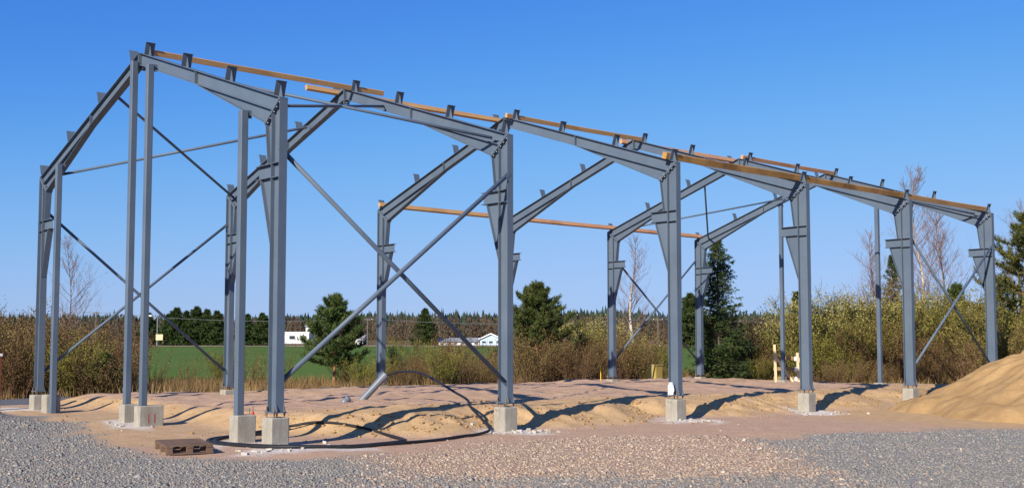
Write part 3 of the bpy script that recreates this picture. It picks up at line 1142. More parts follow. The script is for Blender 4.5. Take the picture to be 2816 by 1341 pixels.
# ------------------------------------------------------------------ timber purlins
def purlin(row, side, y0, y1, mat, label, w=.09, h=.12, lift=0.0):
    d = ROWS[row]
    x = -d if side == 0 else -SPAN + d
    along = Vector((-1, 0, SL)).normalized() if side == 0 else Vector((1, 0, SL)).normalized()
    nor = Vector((along.z, 0, -along.x)) if along.x < 0 else Vector((-along.z, 0, along.x))
    c = Vector((x, (y0 + y1) / 2, top_z(d))) + along * (w / 2 + .007) + nor * (h / 2 + .003 + lift)
    m = MB()
    L = (y1 - y0) / 2
    k = .008
    prof = [(-w/2 + k, -h/2), (w/2 - k, -h/2), (w/2, -h/2 + k), (w/2, h/2 - k), (w/2 - k, h/2), (-w/2 + k, h/2), (-w/2, h/2 - k), (-w/2, -h/2 + k)]
    N = 12
    v, f = [], []
    sag = random.uniform(.004, .02)
    for i in range(N + 1):
        t = -1 + 2 * i / N
        for (a, b) in prof:
            v.append(along * a + nor * b + Vector((0, t * L, -sag * (1 - t * t))))
    for i in range(N):
        for q in range(8):
            f.append((i * 8 + q, (i + 1) * 8 + q, (i + 1) * 8 + (q + 1) % 8, i * 8 + (q + 1) % 8))
    f.append(tuple(range(8))); f.append(tuple(range(N * 8 + 7, N * 8 - 1, -1)))
    m.add(v, f)
    me = m.mesh('timber_purlin', mat)
    me.validate(); me.update()
    import bmesh
    bm = bmesh.new(); bm.from_mesh(me); bmesh.ops.recalc_face_normals(bm, faces=bm.faces); bm.to_mesh(me); bm.free()
    o = link('timber_purlin', me)
    o.location = c
    tag(o, label, 'timber beam', 'timber purlins on the frames')


TH, TP, TS = M['timber_honey'], M['timber_pink'], M['timber_stained']
purlin(3, 0, -.02, 5.82, TH, 'orange beam on the yard side of the ridge over the four-post gable bay')
purlin(3, 1, 4.1, 10.08, TH, 'orange beam beyond the ridge from before the second frame to the third')
purlin(3, 0, 9.72, 15.1, TH, 'orange beam on the yard side of the ridge between third and fourth frames')
purlin(3, 1, 14.75, 20.15, TP, 'reddish beam beyond the ridge between fourth and fifth frames', .10, .13)
purlin(3, 0, 19.68, 25.0, TP, 'reddish beam on the yard side of the ridge over the last bay', .10, .13)
purlin(0, 0, 9.78, 15.04, TS, 'thick stained beam along the yard-side eave starting over the white canister column', .13, .15)
purlin(0, 0, 15.05, 19.93, TS, 'dark-streaked beam along the yard-side eave between fourth and fifth columns', .12, .14)
purlin(0, 0, 19.95, 24.95, TH, 'honey beam along the yard-side eave above the sand heap bay', .12, .14)
purlin(0, 1, 9.85, 15.02, TH, 'honey beam along the roadside eave starting over the leaning pipe', .10, .13)
purlin(0, 1, 15.03, 20.03, TP, 'pinkish beam along the roadside eave between fourth and fifth columns', .10, .13)
purlin(0, 1, 20.04, 25.0, TP, 'pinkish beam along the roadside eave ending by the spruce top', .10, .13)


# ------------------------------------------------------------------ pallet
def build_pallet():
    e1 = Vector((.27, .963, 0)).normalized(); e2 = Vector((-e1.y, e1.x, 0))
    c = Vector((.15, -1.99, 0)) + e1 * .34 + e2 * .64
    zb = max(hz(c.x + a * e1.x * .3 + b * e2.x * .6, c.y + a * e1.y * .3 + b * e2.y * .6) for a in (-1, 0, 1) for b in (-1, 0, 1)) + .004
    r = empty('wooden_pallet', (c.x, c.y, zb), math.atan2(e1.y, e1.x))
    W, L = .70, 1.28
    rnd = random.Random(3)
    mb = M['pallet']
    n = 7
    for i in range(n):                                   # deck boards (long side is local x)
        y = -L / 2 + (i + .5) * L / n
        m = MB(); j = rnd.uniform(-.006, .006)
        m.box((-W / 2 + j, y - .052, .121), (W / 2 + j, y + .052, .141 + rnd.uniform(-.002, .003)))
        m.build('deck_board', mb, r)
    for i in (-1, 0, 1):
        m = MB(); m.box((i * (W / 2 - .05) - .05, -L / 2, .100), (i * (W / 2 - .05) + .05, L / 2, .119)); m.build('stringer_board', mb, r)
        m = MB(); m.box((-W / 2, i * (L / 2 - .06) - .05, 0), (W / 2, i * (L / 2 - .06) + .05, .018)); m.build('bottom_board', mb, r)
        for k in (-1, 0, 1):
            m = MB(); m.box((i * (W / 2 - .05) - .045, k * (L / 2 - .06) - .05, .019), (i * (W / 2 - .05) + .045, k * (L / 2 - .06) + .05, .099)); m.build('spacer_block', mb, r)
    tag(r, 'dark weathered wooden pallet lying on the gravel edge near the gable', 'pallet')


build_pallet()


# ------------------------------------------------------------------ hose and pipes
def catmull(pts, n=8):
    pts = [Vector(p) for p in pts]
    out = []
    for i in range(len(pts) - 1):
        p0 = pts[max(i - 1, 0)]; p1 = pts[i]; p2 = pts[i + 1]; p3 = pts[min(i + 2, len(pts) - 1)]
        for k in range(n):
            t = k / n
            out.append(.5 * ((2 * p1) + (p2 - p0) * t + (2 * p0 - 5 * p1 + 4 * p2 - p3) * t * t + (3 * p1 - p0 - 3 * p2 + p3) * t ** 3))
    out.append(pts[-1])
    return out


def gp(x, y, lift=.03):
    return (x, y, hz(x, y) + lift)


R_H = .026
coil = [gp(-2.25, 1.25), gp(-2.3, .55), gp(-1.95, -.05), gp(-1.5, -.42), gp(-.95, -.52), gp(-.4, -.40), gp(.2, -.22), gp(.62, .12), gp(.92, .72), gp(.98, 1.35), gp(.72, 1.98),
        gp(.2, 2.32), gp(-.5, 2.42), gp(-1.1, 2.22), gp(-1.9, 1.9), gp(-2.42, 1.5, .09), gp(-2.45, .6, .03), gp(-2.05, -.13, .03), gp(-1.58, -.50, .03),
        gp(-.95, -.61, .03), gp(-.38, -.50, .03), gp(.25, -.31, .03), gp(.70, .06, .03), gp(1.02, .70, .03), gp(1.10, 1.4, .03), gp(1.02, 2.0, .03), gp(.86, 2.6), gp(.62, 3.3), gp(.38, 3.9), (.2, 4.3, .07),
        (-.02, 4.47, .12), (-.28, 4.50, .27), (-.72, 4.60, .46), (-1.16, 4.86, .58), (-1.79, 5.05, .70), (-2.73, 5.35, .87), (-3.87, 5.71, 1.04), (-4.97, 5.96, 1.06), (-5.62, 6.0, .96)]
m = MB(); m.tube(catmull(coil, 7), R_H, 10)
tag(m.build('black_hose', M['hose'], None, True), 'long black plastic hose coiled round two concrete blocks and arching into the grey pipe', 'hose')
r = empty('grey_pipe', (-6.08, 5.49, .3))
m = MB()
p0, p1 = Vector((-.12, -.14, -.22)), Vector((.43, .49, .68))
m.tube([p0, p1], .085, 20, caps=False)
m.tube([p1, p0], .077, 20, caps=False)
m.build('tube_wall', M['greypipe'], r, True)
m = MB(); u = (p1 - p0).normalized(); m.tube([p1 - u * .16, p1 + u * .01], .094, 20, caps=False); m.build('socket', M['greypipe'], r, True)
tag(r, 'thick grey plastic pipe leaning out of the sand with the hose in its end', 'pipe')
r = empty('pipe_stub', (-5.74, 4.9, hz(-5.74, 4.9)))
m = MB(); m.tube([(-.06, -.08, -.08), (.06, .05, .08)], .075, 18); m.build('tube_wall', M['greypipe'], r, True)
m = MB(); m.tube([(.05, .04, .067), (.075, .066, .10)], .082, 18); m.build('end_cap', M['greypipe'], r, True)
tag(r, 'short capped grey pipe stub poking out of the sand beside the leaning pipe', 'pipe')

# white canister on the third frame's foot
r = empty('white_canister', (-.15, 9.855, ZP + .018))
m = MB()
ring = [(.0, .0), (.062, .0), (.068, .01), (.068, .20), (.058, .225), (.04, .235), (.04, .25)]
n = 18
v = [(rr * math.cos(k * 2 * math.pi / n), rr * math.sin(k * 2 * math.pi / n), z) for rr, z in ring[1:] for k in range(n)]
f = [(i * n + k, i * n + (k + 1) % n, (i + 1) * n + (k + 1) % n, (i + 1) * n + k) for i in range(len(ring) - 2) for k in range(n)]
f.append(tuple(range(n - 1, -1, -1))); f.append(tuple(range((len(ring) - 2) * n, (len(ring) - 1) * n)))
m.add(v, f); m.build('body', M['whiteplastic'], r)
m = MB(); m.cyl((0, 0, .262), (0, 0, 1), .047, .03, 18); m.build('lid', M['whiteplastic'], r)
m = MB(); m.tube([(.066, -.01, .06), (.10, -.02, .08), (.10, -.02, .15), (.066, -.01, .17)], .008, 8); m.build('handle', M['whiteplastic'], r)
tag(r, 'white plastic canister standing on the base plate of a column', 'canister')

# ochre cabinet
r = empty('utility_cabinet', (-12.75, 23.4, hz(-12.75, 23.4) - .02), .05)
m = MB(); m.box((-.2, -.19, 0), (.2, .19, .56)); m.build('housing', M['ochre'], r)
m = MB(); m.box((-.225, -.215, .562), (.225, .215, .60)); m.build('lid', M['ochre'], r)
m = MB(); m.box((-.17, -.203, .06), (.17, -.192, .52)); m.build('door', M['ochre'], r)
tag(r, 'ochre metal utility cabinet standing at the pad edge near the roadside columns', 'cabinet')

# yellow stakes
for (x, y, h, lean, lab) in ((-15.0, 18.85, .62, .05, 'slightly leaning yellow marker stake on the road edge, away from any column'),
                            (-12.3, 19.95, .55, 0, 'upright yellow marker stake next to a roadside column block')):
    m = MB(); z = hz(x, y)
    m.tube([(x, y, z - .1), (x + lean, y, z + h - .04), (x + lean * 1.1, y, z + h)], [.022, .022, .008], 4)
    tag(m.build('marker_stake', M['yellow']), lab, 'stake')


# wooden trestle behind the far gable
def build_trestle():
    x0, y0 = -8.30, 25.45
    r = empty('wooden_trestle', (x0, y0, 0), YAW)       # local x runs to the right as seen from the yard
    zb = hz(x0, y0) - .05
    nw, ow = M['newwood'], M['oldwood']

    def bar(name, p, q, w, t, mat):
        p, q = Vector(p), Vector(q)
        m = MB(); u = (q - p); un = u.normalized()
        s = Vector((0, 1, 0)); k = un.cross(s).normalized()
        m.obox((p + q) / 2, u / 2, k * w / 2, s * t / 2)
        m.build(name, mat, r)
    bar('upright', (-.28, 0, zb), (-.32, 0, 1.72), .09, .045, nw)
    bar('upright', (.55, 0, zb), (.52, 0, 1.42), .09, .045, nw)
    for z in (1.22, .83, .48):
        bar('cross_board', (-.36, .05, z), (.66, .05, z - .01), .13, .025, ow)
        bar('board_end', (.44, -.04, z - .10), (.46, -.04, z + .06), .10, .03, M['whitepaint'])
    bar('strut', (-.30, -.05, 1.28), (-.02, -.05, .9), .08, .03, nw)
    bar('strut', (.05, -.06, .74), (.36, -.06, zb), .08, .03, nw)
    bar('strut', (.55, -.06, 1.22), (.74, -.06, .82), .08, .03, nw)
    tag(r, 'rough wooden trestle of fresh uprights and brown cross boards behind the far gable', 'trestle')


build_trestle()

# red post with white top by the road
p = site(27.0, -12.33)
r = empty('marker_post', (p.x, p.y, hz(p.x, p.y)))
m = MB(); m.box((-.06, -.06, -.1), (.06, .06, 1.30)); m.build('post', M['darkred'], r)
m = MB(); m.box((-.075, -.075, 1.30), (.075, .075, 1.36)); m.build('cap', M['whitepaint'], r)
tag(r, 'dark red post with a white cap beside the gravel road', 'post')


# ------------------------------------------------------------------ vegetation builders
def ribbon(mb, pts, w0, w1, rnd):
    pts = [Vector(p) for p in pts]
    a = rnd.random() * math.pi
    side = Vector((math.cos(a), math.sin(a), rnd.uniform(-.3, .3)))
    v, f = [], []
    n = len(pts)
    for i, p in enumerate(pts):
        w = w0 + (w1 - w0) * i / (n - 1)
        v += [p - side * w / 2, p + side * w / 2]
        if i: f.append((2 * i - 2, 2 * i - 1, 2 * i + 1, 2 * i))
    mb.add(v, f)


def leafq(mb, c, s, rnd, asp=.6):
    a = Vector((rnd.gauss(0, 1), rnd.gauss(0, 1), rnd.gauss(0, 1))).normalized()
    b = a.cross(Vector((rnd.gauss(0, 1), rnd.gauss(0, 1), rnd.gauss(0, 1)))).normalized()
    mb.add([c - a * s, c + b * s * asp, c + a * s, c - b * s * asp], [(0, 1, 2, 3)])


def shrub_mesh(seed, stems, hgt, spread, leaves, lsize, twigw=.016):
    rnd = random.Random(seed)
    br, lf = MB(), MB()
    for _ in range(stems):
        a = rnd.random() * 6.283
        r0 = rnd.random() ** .5 * .45 * spread * .5
        h = hgt * rnd.uniform(.55, 1.0)
        out = rnd.uniform(.05, 1) * spread * .5
        p = [Vector((math.cos(a) * r0, math.sin(a) * r0, -.1))]
        K = 5
        wob = Vector((rnd.gauss(0, .10), rnd.gauss(0, .10), 0)) * hgt * .3
        for k in range(1, K + 1):
            t = k / K
            rr = r0 + out * t ** 1.3
            p.append(Vector((math.cos(a) * rr, math.sin(a) * rr, h * t)) + wob * t * t + Vector((rnd.gauss(0, .03), rnd.gauss(0, .03), 0)) * hgt * .4)
        br.tube(p, [twigw * 1.1 * (1 - .8 * i / K) for i in range(K + 1)], 3, caps=False)
        for _t in range(11):
            t = rnd.uniform(.22, .98) * K
            i = min(int(t), K - 1)
            b = p[i].lerp(p[i + 1], t - i)
            L = hgt * rnd.uniform(.08, .22)
            d = Vector((math.cos(a) * .4 + rnd.gauss(0, .55), math.sin(a) * .4 + rnd.gauss(0, .55), rnd.uniform(.4, 1.3))).normalized()
            mid = b + d * L * .55 + Vector((rnd.gauss(0, .03), rnd.gauss(0, .03), 0)); tip = b + d * L + Vector((0, 0, L * .12))
            ribbon(br, [b, mid, tip], twigw, twigw * .35, rnd)
            for _l in range(leaves):
                q = b.lerp(tip, rnd.uniform(.2, 1.05)) + Vector((rnd.gauss(0, 1), rnd.gauss(0, 1), rnd.gauss(0, 1))) * L * .16
                leafq(lf, q, lsize * rnd.uniform(.5, 1.2), rnd)
    return br, lf


def make_shrub(seed, stems, hgt, spread, leaves, lsize, leafmat, bark='bark_brown', name='shrub', tw=.016):
    br, lf = shrub_mesh(seed, stems, hgt, spread, leaves, lsize, tw)
    return [('branches', br.mesh('branches', M[bark])), ('foliage', lf.mesh('foliage', M[leafmat]))], name


def put(parts, name, loc, rz, sc, label, cat, group):
    r = empty(name, loc, rz)
    r.scale = sc if isinstance(sc, tuple) else (sc, sc, sc)
    for nm, me in parts:
        link(nm, me, r)
    tag(r, label, cat, group)
    return r


V = {
    'b1': make_shrub(11, 40, 2.2, 2.6, 6, .028, 'leaf_brown'),
    'b2': make_shrub(12, 38, 2.2, 3.0, 6, .028, 'leaf_brown'),
    'b3': make_shrub(13, 44, 2.2, 2.4, 4, .030, 'leaf_brown'),
    'o1': make_shrub(21, 44, 2.2, 2.5, 11, .027, 'leaf_olive', 'bark_olive'),
    'o2': make_shrub(22, 44, 2.2, 2.8, 11, .027, 'leaf_olive', 'bark_olive'),
    'y1': make_shrub(31, 40, 2.2, 2.2, 12, .024, 'leaf_yellow', 'bark_olive'),
    'y2': make_shrub(32, 40, 2.2, 2.4, 11, .024, 'leaf_yellow', 'bark_olive'),
    't1': make_shrub(41, 14, 2.2, 1.6, 1, .04, 'leaf_olive', tw=.012),
}
SLBL = {'b': ('brown leafless bush in the thicket', 'brown bushes of the thicket'),
        'o': ('olive-green budding willow bush in the thicket', 'olive bushes of the thicket'),
        'y': ('tall pale yellow budding willow bush rising over the thicket', 'yellow bushes of the thicket'),
        't': ('thin see-through sapling in the dry grass', 'thin saplings')}
vr = random.Random(99)
PX = 2816 / 2576.0


def lat(X, d):
    """sideways metres of a sight line through display column X at depth d"""
    return (X * PX - 1408) / 3085.0 * d


def zat(Yp, d):
    return CZ + (952.9 - Yp * PX) / 3085.0 * d


def shrubs(xa, xb, n, d0, d1, ytop, kinds, jitter=.18, where=None):
    zone = 'by the roadside corner column' if xb < 400 else 'before the green field' if xb < 750 else 'behind the last yard-side columns' if xa > 1800 else 'behind the roadside columns'
    for i in range(n):
        X = xa + (xb - xa) * (i + vr.uniform(.1, .9)) / n
        d = vr.uniform(d0, d1)
        p = site(d, lat(X, d))
        z = hz(p.x, p.y) - .03
        yt = ytop(X) if callable(ytop) else ytop
        h = max(.8, (zat(yt, d) - z) * vr.uniform(1 - jitter, 1 + jitter * .5))
        k = vr.choice(kinds)
        parts, nm = V[k]
        s = h / 2.25
        put(parts, {'b': 'brown_bush', 'o': 'willow_bush', 'y': 'willow_bush', 't': 'sapling'}[k[0]], (p.x, p.y, z), vr.random() * 6.28,
            (s * vr.uniform(.85, 1.25), s * vr.uniform(.85, 1.25), s), SLBL[k[0]][0] + ' ' + zone, 'bush' if k[0] != 't' else 'sapling', SLBL[k[0]][1] + ' ' + zone)


B3 = ['b1', 'b2', 'b3']
# left thicket by the road
shrubs(-60, 60, 7, 40, 43, 790, ['b1', 'b2', 'y2', 'o1'])
shrubs(-40, 330, 12, 40, 46, lambda X: 800 + .12 * max(X, 0), B3 + ['o1', 'b2'])
shrubs(-30, 320, 10, 38.5, 41, lambda X: 880, B3 + ['o2'])
shrubs(20, 330, 10, 48, 56, 812, B3 + ['o1', 'b1'])
# thin ones before the field
shrubs(340, 700, 5, 47, 52, 880, ['t1'])
shrubs(560, 720, 4, 50, 54, 870, ['t1', 'o1', 't1'])
# thicket in the middle
shrubs(860, 960, 4, 48, 54, 895, ['o1', 'b1', 'o2'])
shrubs(950, 1270, 11, 46, 52, lambda X: 895 - 25 * math.sin((X - 950) / 320 * 3.14), B3 + ['o1'], .3)
shrubs(1000, 1230, 5, 50, 56, 850, B3 + ['o2', 'y2'], .25)
shrubs(1290, 1560, 13, 46, 54, 845, B3)
shrubs(1390, 1540, 6, 52, 57, 800, ['y1', 'y2', 'o1'])
shrubs(1530, 1640, 7, 47, 55, 845, B3 + ['o1'])
shrubs(1640, 1760, 5, 47, 50, 925, B3 + ['o1'])
shrubs(1570, 1640, 2, 53, 58, 855, ['o2', 'y2'])
# right thicket behind the far gable
shrubs(1840, 2060, 13, 46, 53, lambda X: 805 + .1 * (1950 - X), ['o1', 'o2', 'b1', 'o1', 'y2'], .3)
shrubs(1860, 2030, 6, 44.5, 47, 880, ['o1', 'b1', 'b3'])
shrubs(2040, 2210, 9, 47, 54, lambda X: 700 + .25 * abs(X - 2125), ['y1', 'y2', 'y1', 'o1'], .25)
shrubs(2030, 2250, 8, 45, 48, 775, ['o1', 'o2', 'y2'], .3)
shrubs(2040, 2260, 9, 43, 47, 810, ['o1', 'o2', 'b2'])
shrubs(2220, 2480, 14, 46, 54, 740, ['o1', 'o2', 'y1', 'o1', 'y2'], .35)
shrubs(2250, 2520, 10, 42, 46, 820, ['o1', 'b1', 'o2', 'b3'], .3)
shrubs(2480, 2640, 8, 42, 50, 740, ['o1', 'o2', 'y1'])
shrubs(2480, 2660, 6, 38, 42, 800, ['o1', 'b2', 'o2'])
shrubs(2050, 2500, 12, 40.5, 43, 900, B3 + ['b1'], .3)


# conifers
def pine_meshes(seed, H, rad, crown0, upright=True, mat='pine', tuft=.16, dens=1.0):
    rnd = random.Random(seed)
    tr, nd = MB(), MB()
    lean = Vector((rnd.gauss(0, .02), rnd.gauss(0, .02), 0))
    K = 8
    ax_ = [Vector((0, 0, -.1)) + Vector((lean.x * H * k / K, lean.y * H * k / K, (H * .97 + .1) * k / K)) for k in range(K + 1)]
    tr.tube(ax_, [max(.012, H * .019 * (1 - k / K)) for k in range(K + 1)], 8, caps=False)

    def needles(b, d, L, n):
        for _ in range(n):
            t = rnd.random()
            q = b + d * L * t
            nn = (d * rnd.uniform(.35, .9) + Vector((rnd.gauss(0, 1), rnd.gauss(0, 1), rnd.gauss(0, 1))).normalized() * .9).normalized()
            ln = tuft * rnd.uniform(.7, 1.2)
            s = nn.cross(Vector((rnd.gauss(0, 1), rnd.gauss(0, 1), rnd.gauss(0, 1)))).normalized() * tuft * .10
            nd.add([q - s, q + s, q + nn * ln], [(0, 1, 2)])
    z = crown0 * H
    while z < H * .94:
        t = (z - crown0 * H) / (H * (1 - crown0))
        R = rad * (min(1, (t + .22) / .34) ** .6) * min(1.0, (H - z) / (.58 * H)) * rnd.uniform(.85, 1.1) + .03
        nb = rnd.randint(6, 8)
        ph = rnd.random() * 6.283
        for b in range(int(nb * (1.0 if upright else 1.3))):
            a = ph + b * 6.283 / nb + rnd.gauss(0, .22)
            L = R * rnd.choice((rnd.uniform(.45, .8), rnd.uniform(.8, 1.25)))
            L = min(L, (H - z) * 1.05 + .10)
            rise = (.12 + .30 * t) * rnd.uniform(.4, 1.4)
            d = Vector((math.cos(a), math.sin(a), rise)).normalized()
            pts = [Vector((lean.x * z, lean.y * z, z + rnd.gauss(0, .03)))]
            dd = d.copy()
            for k in range(5):
                pts.append(pts[-1] + dd * L / 5)
                dd = (dd + Vector((rnd.gauss(0, .07), rnd.gauss(0, .07), .07))).normalized()
            tr.tube(pts, [.020 * (H / 4), .016, .012, .009, .007, .005], 3, caps=False)
            for k in range(2, 6):
                seg = (pts[k] - pts[k - 1]).normalized()
                for _t in range(int((2 + k) * dens)):
                    sd = seg.cross(Vector((0, 0, 1))).normalized() * rnd.choice((-1, 1))
                    tw = (seg * .7 + sd * rnd.uniform(.2, 1.0) + Vector((0, 0, rnd.uniform(.0, .55)))).normalized()
                    o = pts[k - 1].lerp(pts[k], rnd.random())
                    TL = min(.30, L * .26) * rnd.uniform(.6, 1.1) + .05
                    needles(o, tw, TL, 15)
                    needles(o + tw * TL, (tw + Vector((0, 0, .9))).normalized(), .12, 8)
            needles(pts[-1] - dd * .1, (dd + Vector((0, 0, .8))).normalized(), .26 if upright else .15, 24)
        z += H * rnd.uniform(.058, .078) / dens * (1.0 if t < .6 else .8)
    if upright:
        for _ in range(5):
            a = rnd.random() * 6.283
            o = ax_[-1] + Vector((0, 0, -.30))
            needles(o, Vector((math.cos(a) * .45, math.sin(a) * .45, 1)).normalized(), .38, 34)
    needles(ax_[-1] - Vector((0, 0, .25)), Vector((0, 0, 1)), .4, 40)
    return [('trunk', tr.mesh('trunk', M['bark_pine'])), ('crown', nd.mesh('crown', M[mat]))]


def spruce_meshes(seed, H, rad, dens=1.0, mat='spruce', fine=.10):
    rnd = random.Random(seed)
    tr, nd = MB(), MB()
    tr.tube([(0, 0, -.1), (0, 0, H * .5), (0, 0, H * .99)], [H * .016, H * .010, .006], 7, caps=False)
    z = H * .04
    while z < H * .98:
        t = z / H
        R = rad * (1 - t) ** .85 * rnd.uniform(.7, 1.2) + .05
        nb = int(7 * dens) + 2
        for b in range(nb):
            a = rnd.random() * 6.283
            L = R * rnd.uniform(.55, 1.15)
            out = Vector((math.cos(a), math.sin(a), 0))
            sd = Vector((-out.y, out.x, 0))
            dr = -.30 + .75 * t
            pts = [Vector((0, 0, z)) + out * (L * k / 4) + Vector((0, 0, dr * L * k / 4 + .18 * L * (k / 4) ** 2)) for k in range(5)]
            tr.tube(pts, [.012, .009, .007, .005, .003], 3, caps=False)
            nt = max(4, int(L / .10 * dens))
            for _ in range(nt):
                u = rnd.uniform(.12, 1.0) * 4; k = min(int(u), 3)
                q = pts[k].lerp(pts[k + 1], u - k)
                s = rnd.choice((-1, 1))
                tl = L * .34 * (1.15 - u / 4 * .7) * rnd.uniform(.5, 1.2) + .05
                tip = q + (sd * s * rnd.uniform(.5, 1) + out * rnd.uniform(.3, .9) + Vector((0, 0, rnd.uniform(-.55, .1)))).normalized() * tl
                for _n in range(9):
                    c = q.lerp(tip, rnd.random())
                    nn = ((tip - q).normalized() * .8 + Vector((rnd.gauss(0, .6), rnd.gauss(0, .6), rnd.gauss(0, .6)))).normalized()
                    w = nn.cross(Vector((rnd.gauss(0, 1), rnd.gauss(0, 1), rnd.gauss(0, 1)))).normalized() * fine * .16
                    nd.add([c - w, c + w, c + nn * fine * rnd.uniform(.6, 1.3)], [(0, 1, 2)])
        z += H * .02 / dens ** .5
    return [('trunk', tr.mesh('trunk', M['bark_grey'])), ('crown', nd.mesh('crown', M[mat]))]


def bare_tree(seed, H, lean=0.0, spread=.35, bark='birch', twig='birch_twig', levels=4, fan=1.0, tr_r=.012, lower=.28):
    rnd = random.Random(seed)
    tr, tw = MB(), MB()
    K = 10
    ph = rnd.random() * 6
    ax_ = [Vector((lean * H * (k / K) + .02 * H * math.sin(ph + k * .7), .015 * H * math.sin(ph * 2 + k * .9), -.1 + H * k / K)) for k in range(K + 1)]
    tr.tube(ax_, [max(.008, H * tr_r * (1 - .93 * k / K)) for k in range(K + 1)], 7, caps=False)

    def grow(p, d, L, lev, w):
        pts = [p]
        for k in range(3):
            d = (d + Vector((rnd.gauss(0, .13), rnd.gauss(0, .13), rnd.uniform(-.02, .14)))).normalized()
            pts.append(pts[-1] + d * L / 3)
        if lev >= 3:
            tw.tube(pts, [w, w * .8, w * .6, w * .4], 3, caps=False)
        else:
            ribbon(tw, pts, w * 1.3, w * .5, rnd)
        if lev <= 1: return
        for _ in range(int(rnd.randint(5, 7) * fan)):
            t = rnd.uniform(.2, 1) * 3; i = min(int(t), 2)
            q = pts[i].lerp(pts[i + 1], t - i)
            dd = (d * .8 + Vector((rnd.gauss(0, .5), rnd.gauss(0, .5), rnd.uniform(-.1, .6)))).normalized()
            grow(q, dd, L * rnd.uniform(.35, .6), lev - 1, w * .6)
    nb = int(40 * fan)
    for b in range(nb):
        t = lower + (1 - lower) * (b + rnd.random()) / nb
        u = t * K; i = min(int(u), K - 1)
        q = ax_[i].lerp(ax_[i + 1], u - i)
        a = rnd.random() * 6.283
        d = Vector((math.cos(a) * .8, math.sin(a) * .8, .55 + .5 * t)).normalized()
        grow(q, d, H * spread * (1.05 - t) ** .7 * rnd.uniform(.6, 1.1) + .15, levels - 1, .0175 * H / 8)
    return [('trunk', tr.mesh('trunk', M[bark], True)), ('crown', tw.mesh('crown', M[twig]))]


def plant(parts, name, X, d, label, cat='tree', group=None, rz=None, sc=1.0):
    p = site(d, lat(X, d))
    return put(parts, name, (p.x, p.y, hz(p.x, p.y) - .03), vr.random() * 6.28 if rz is None else rz, sc, label, cat, group)


plant(pine_meshes(1, 4.35, 1.62, .24, dens=1.0), 'young_pine', 842, 50, 'young pine with bare lower trunk standing before the green field', group='trees round the site')
plant(pine_meshes(2, 4.6, 1.65, .14, dens=1.05), 'young_pine', 1352, 49, 'bushy young pine rising out of the brown thicket', group='trees round the site')
plant(spruce_meshes(3, 6.0, 1.55, 1.2), 'spruce_tree', 1806, 45.2, 'tall pointed spruce behind the last roadside column', group='trees round the site')
plant(bare_tree(4, 7.5, .0, .30, tr_r=.017), 'birch_tree', 1592, 60, 'leafless white birch behind the roadside cross brace', group='trees round the site')
plant(bare_tree(5, 6.8, .02, .34, 'bark_grey', 'birch_twig', tr_r=.008), 'bare_tree', 166, 52, 'thin leafless tree above the thicket behind the roadside corner column', group='trees round the site')
plant(bare_tree(6, 6.3, -.03, .36, tr_r=.016, fan=1.15), 'birch_tree', 2205, 50, 'leaning leafless birch with pale lower trunk behind the last gable post', group='trees round the site', rz=.85)
plant(bare_tree(7, 10.8, .0, .32, fan=1.25), 'birch_tree', 2312, 60, 'tallest leafless birch rising above the last eave beam', group='trees round the site')
plant(bare_tree(8, 8.6, .01, .34, 'bark_grey', fan=1.2), 'bare_tree', 2372, 57, 'slender leafless tree with grey trunk beside the tallest birch', group='trees round the site')
plant(bare_tree(9, 8.8, .0, .30, 'bark_grey'), 'bare_tree', 2570, 58, 'leafless tree crown showing behind the big pine', group='trees round the site')
plant(spruce_meshes(10, 5.8, 1.05, 1.0), 'spruce_tree', 2247, 54, 'dark spruce between the leaning birch and the fifth yard-side column', group='trees round the site')
plant(spruce_meshes(11, 4.6, .8, 1.0), 'spruce_tree', 2003, 58, 'small spruce tip showing beside the fourth yard-side column', group='trees round the site')
plant(pine_meshes(12, 4.4, .85, .3, dens=.85), 'young_pine', 2408, 52, 'small pine seen through the cross brace above the sand heap', group='trees round the site')
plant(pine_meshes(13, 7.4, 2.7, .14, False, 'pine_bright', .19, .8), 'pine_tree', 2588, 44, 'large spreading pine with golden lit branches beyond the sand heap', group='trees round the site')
plant(spruce_meshes(14, 1.7, .8, 1.0), 'spruce_sapling', 268, 40.2, 'low dark spruce sapling in the thicket by the road', group='trees round the site')
SPF = spruce_meshes(15, 7.0, 3.4, .8, fine=.5)
SPF2 = spruce_meshes(16, 7.0, 2.8, .8, fine=.5)
for k, (X, h) in enumerate(((375, 6.2), (424, 6.0), (446, 7.2), (470, 6.6), (497, 7.4), (522, 6.9), (546, 6.6), (624, 6.0), (660, 6.2))):
    plant((SPF, SPF2)[k % 2], 'spruce_tree', X, 226, 'dark spruce in the row beyond the green field', group='dark spruces beyond the field', sc=h / 7.0 * 1.05)
plant(SPF2, 'spruce_tree', 1070, 240, 'single dark spruce among the brown far woods', group='trees round the site', sc=1.1)
plant(SPF, 'spruce_tree', 1738, 200, 'dark wide spruce between two columns at the far field edge', group='trees round the site', sc=(1.3, 1.3, 1.35))


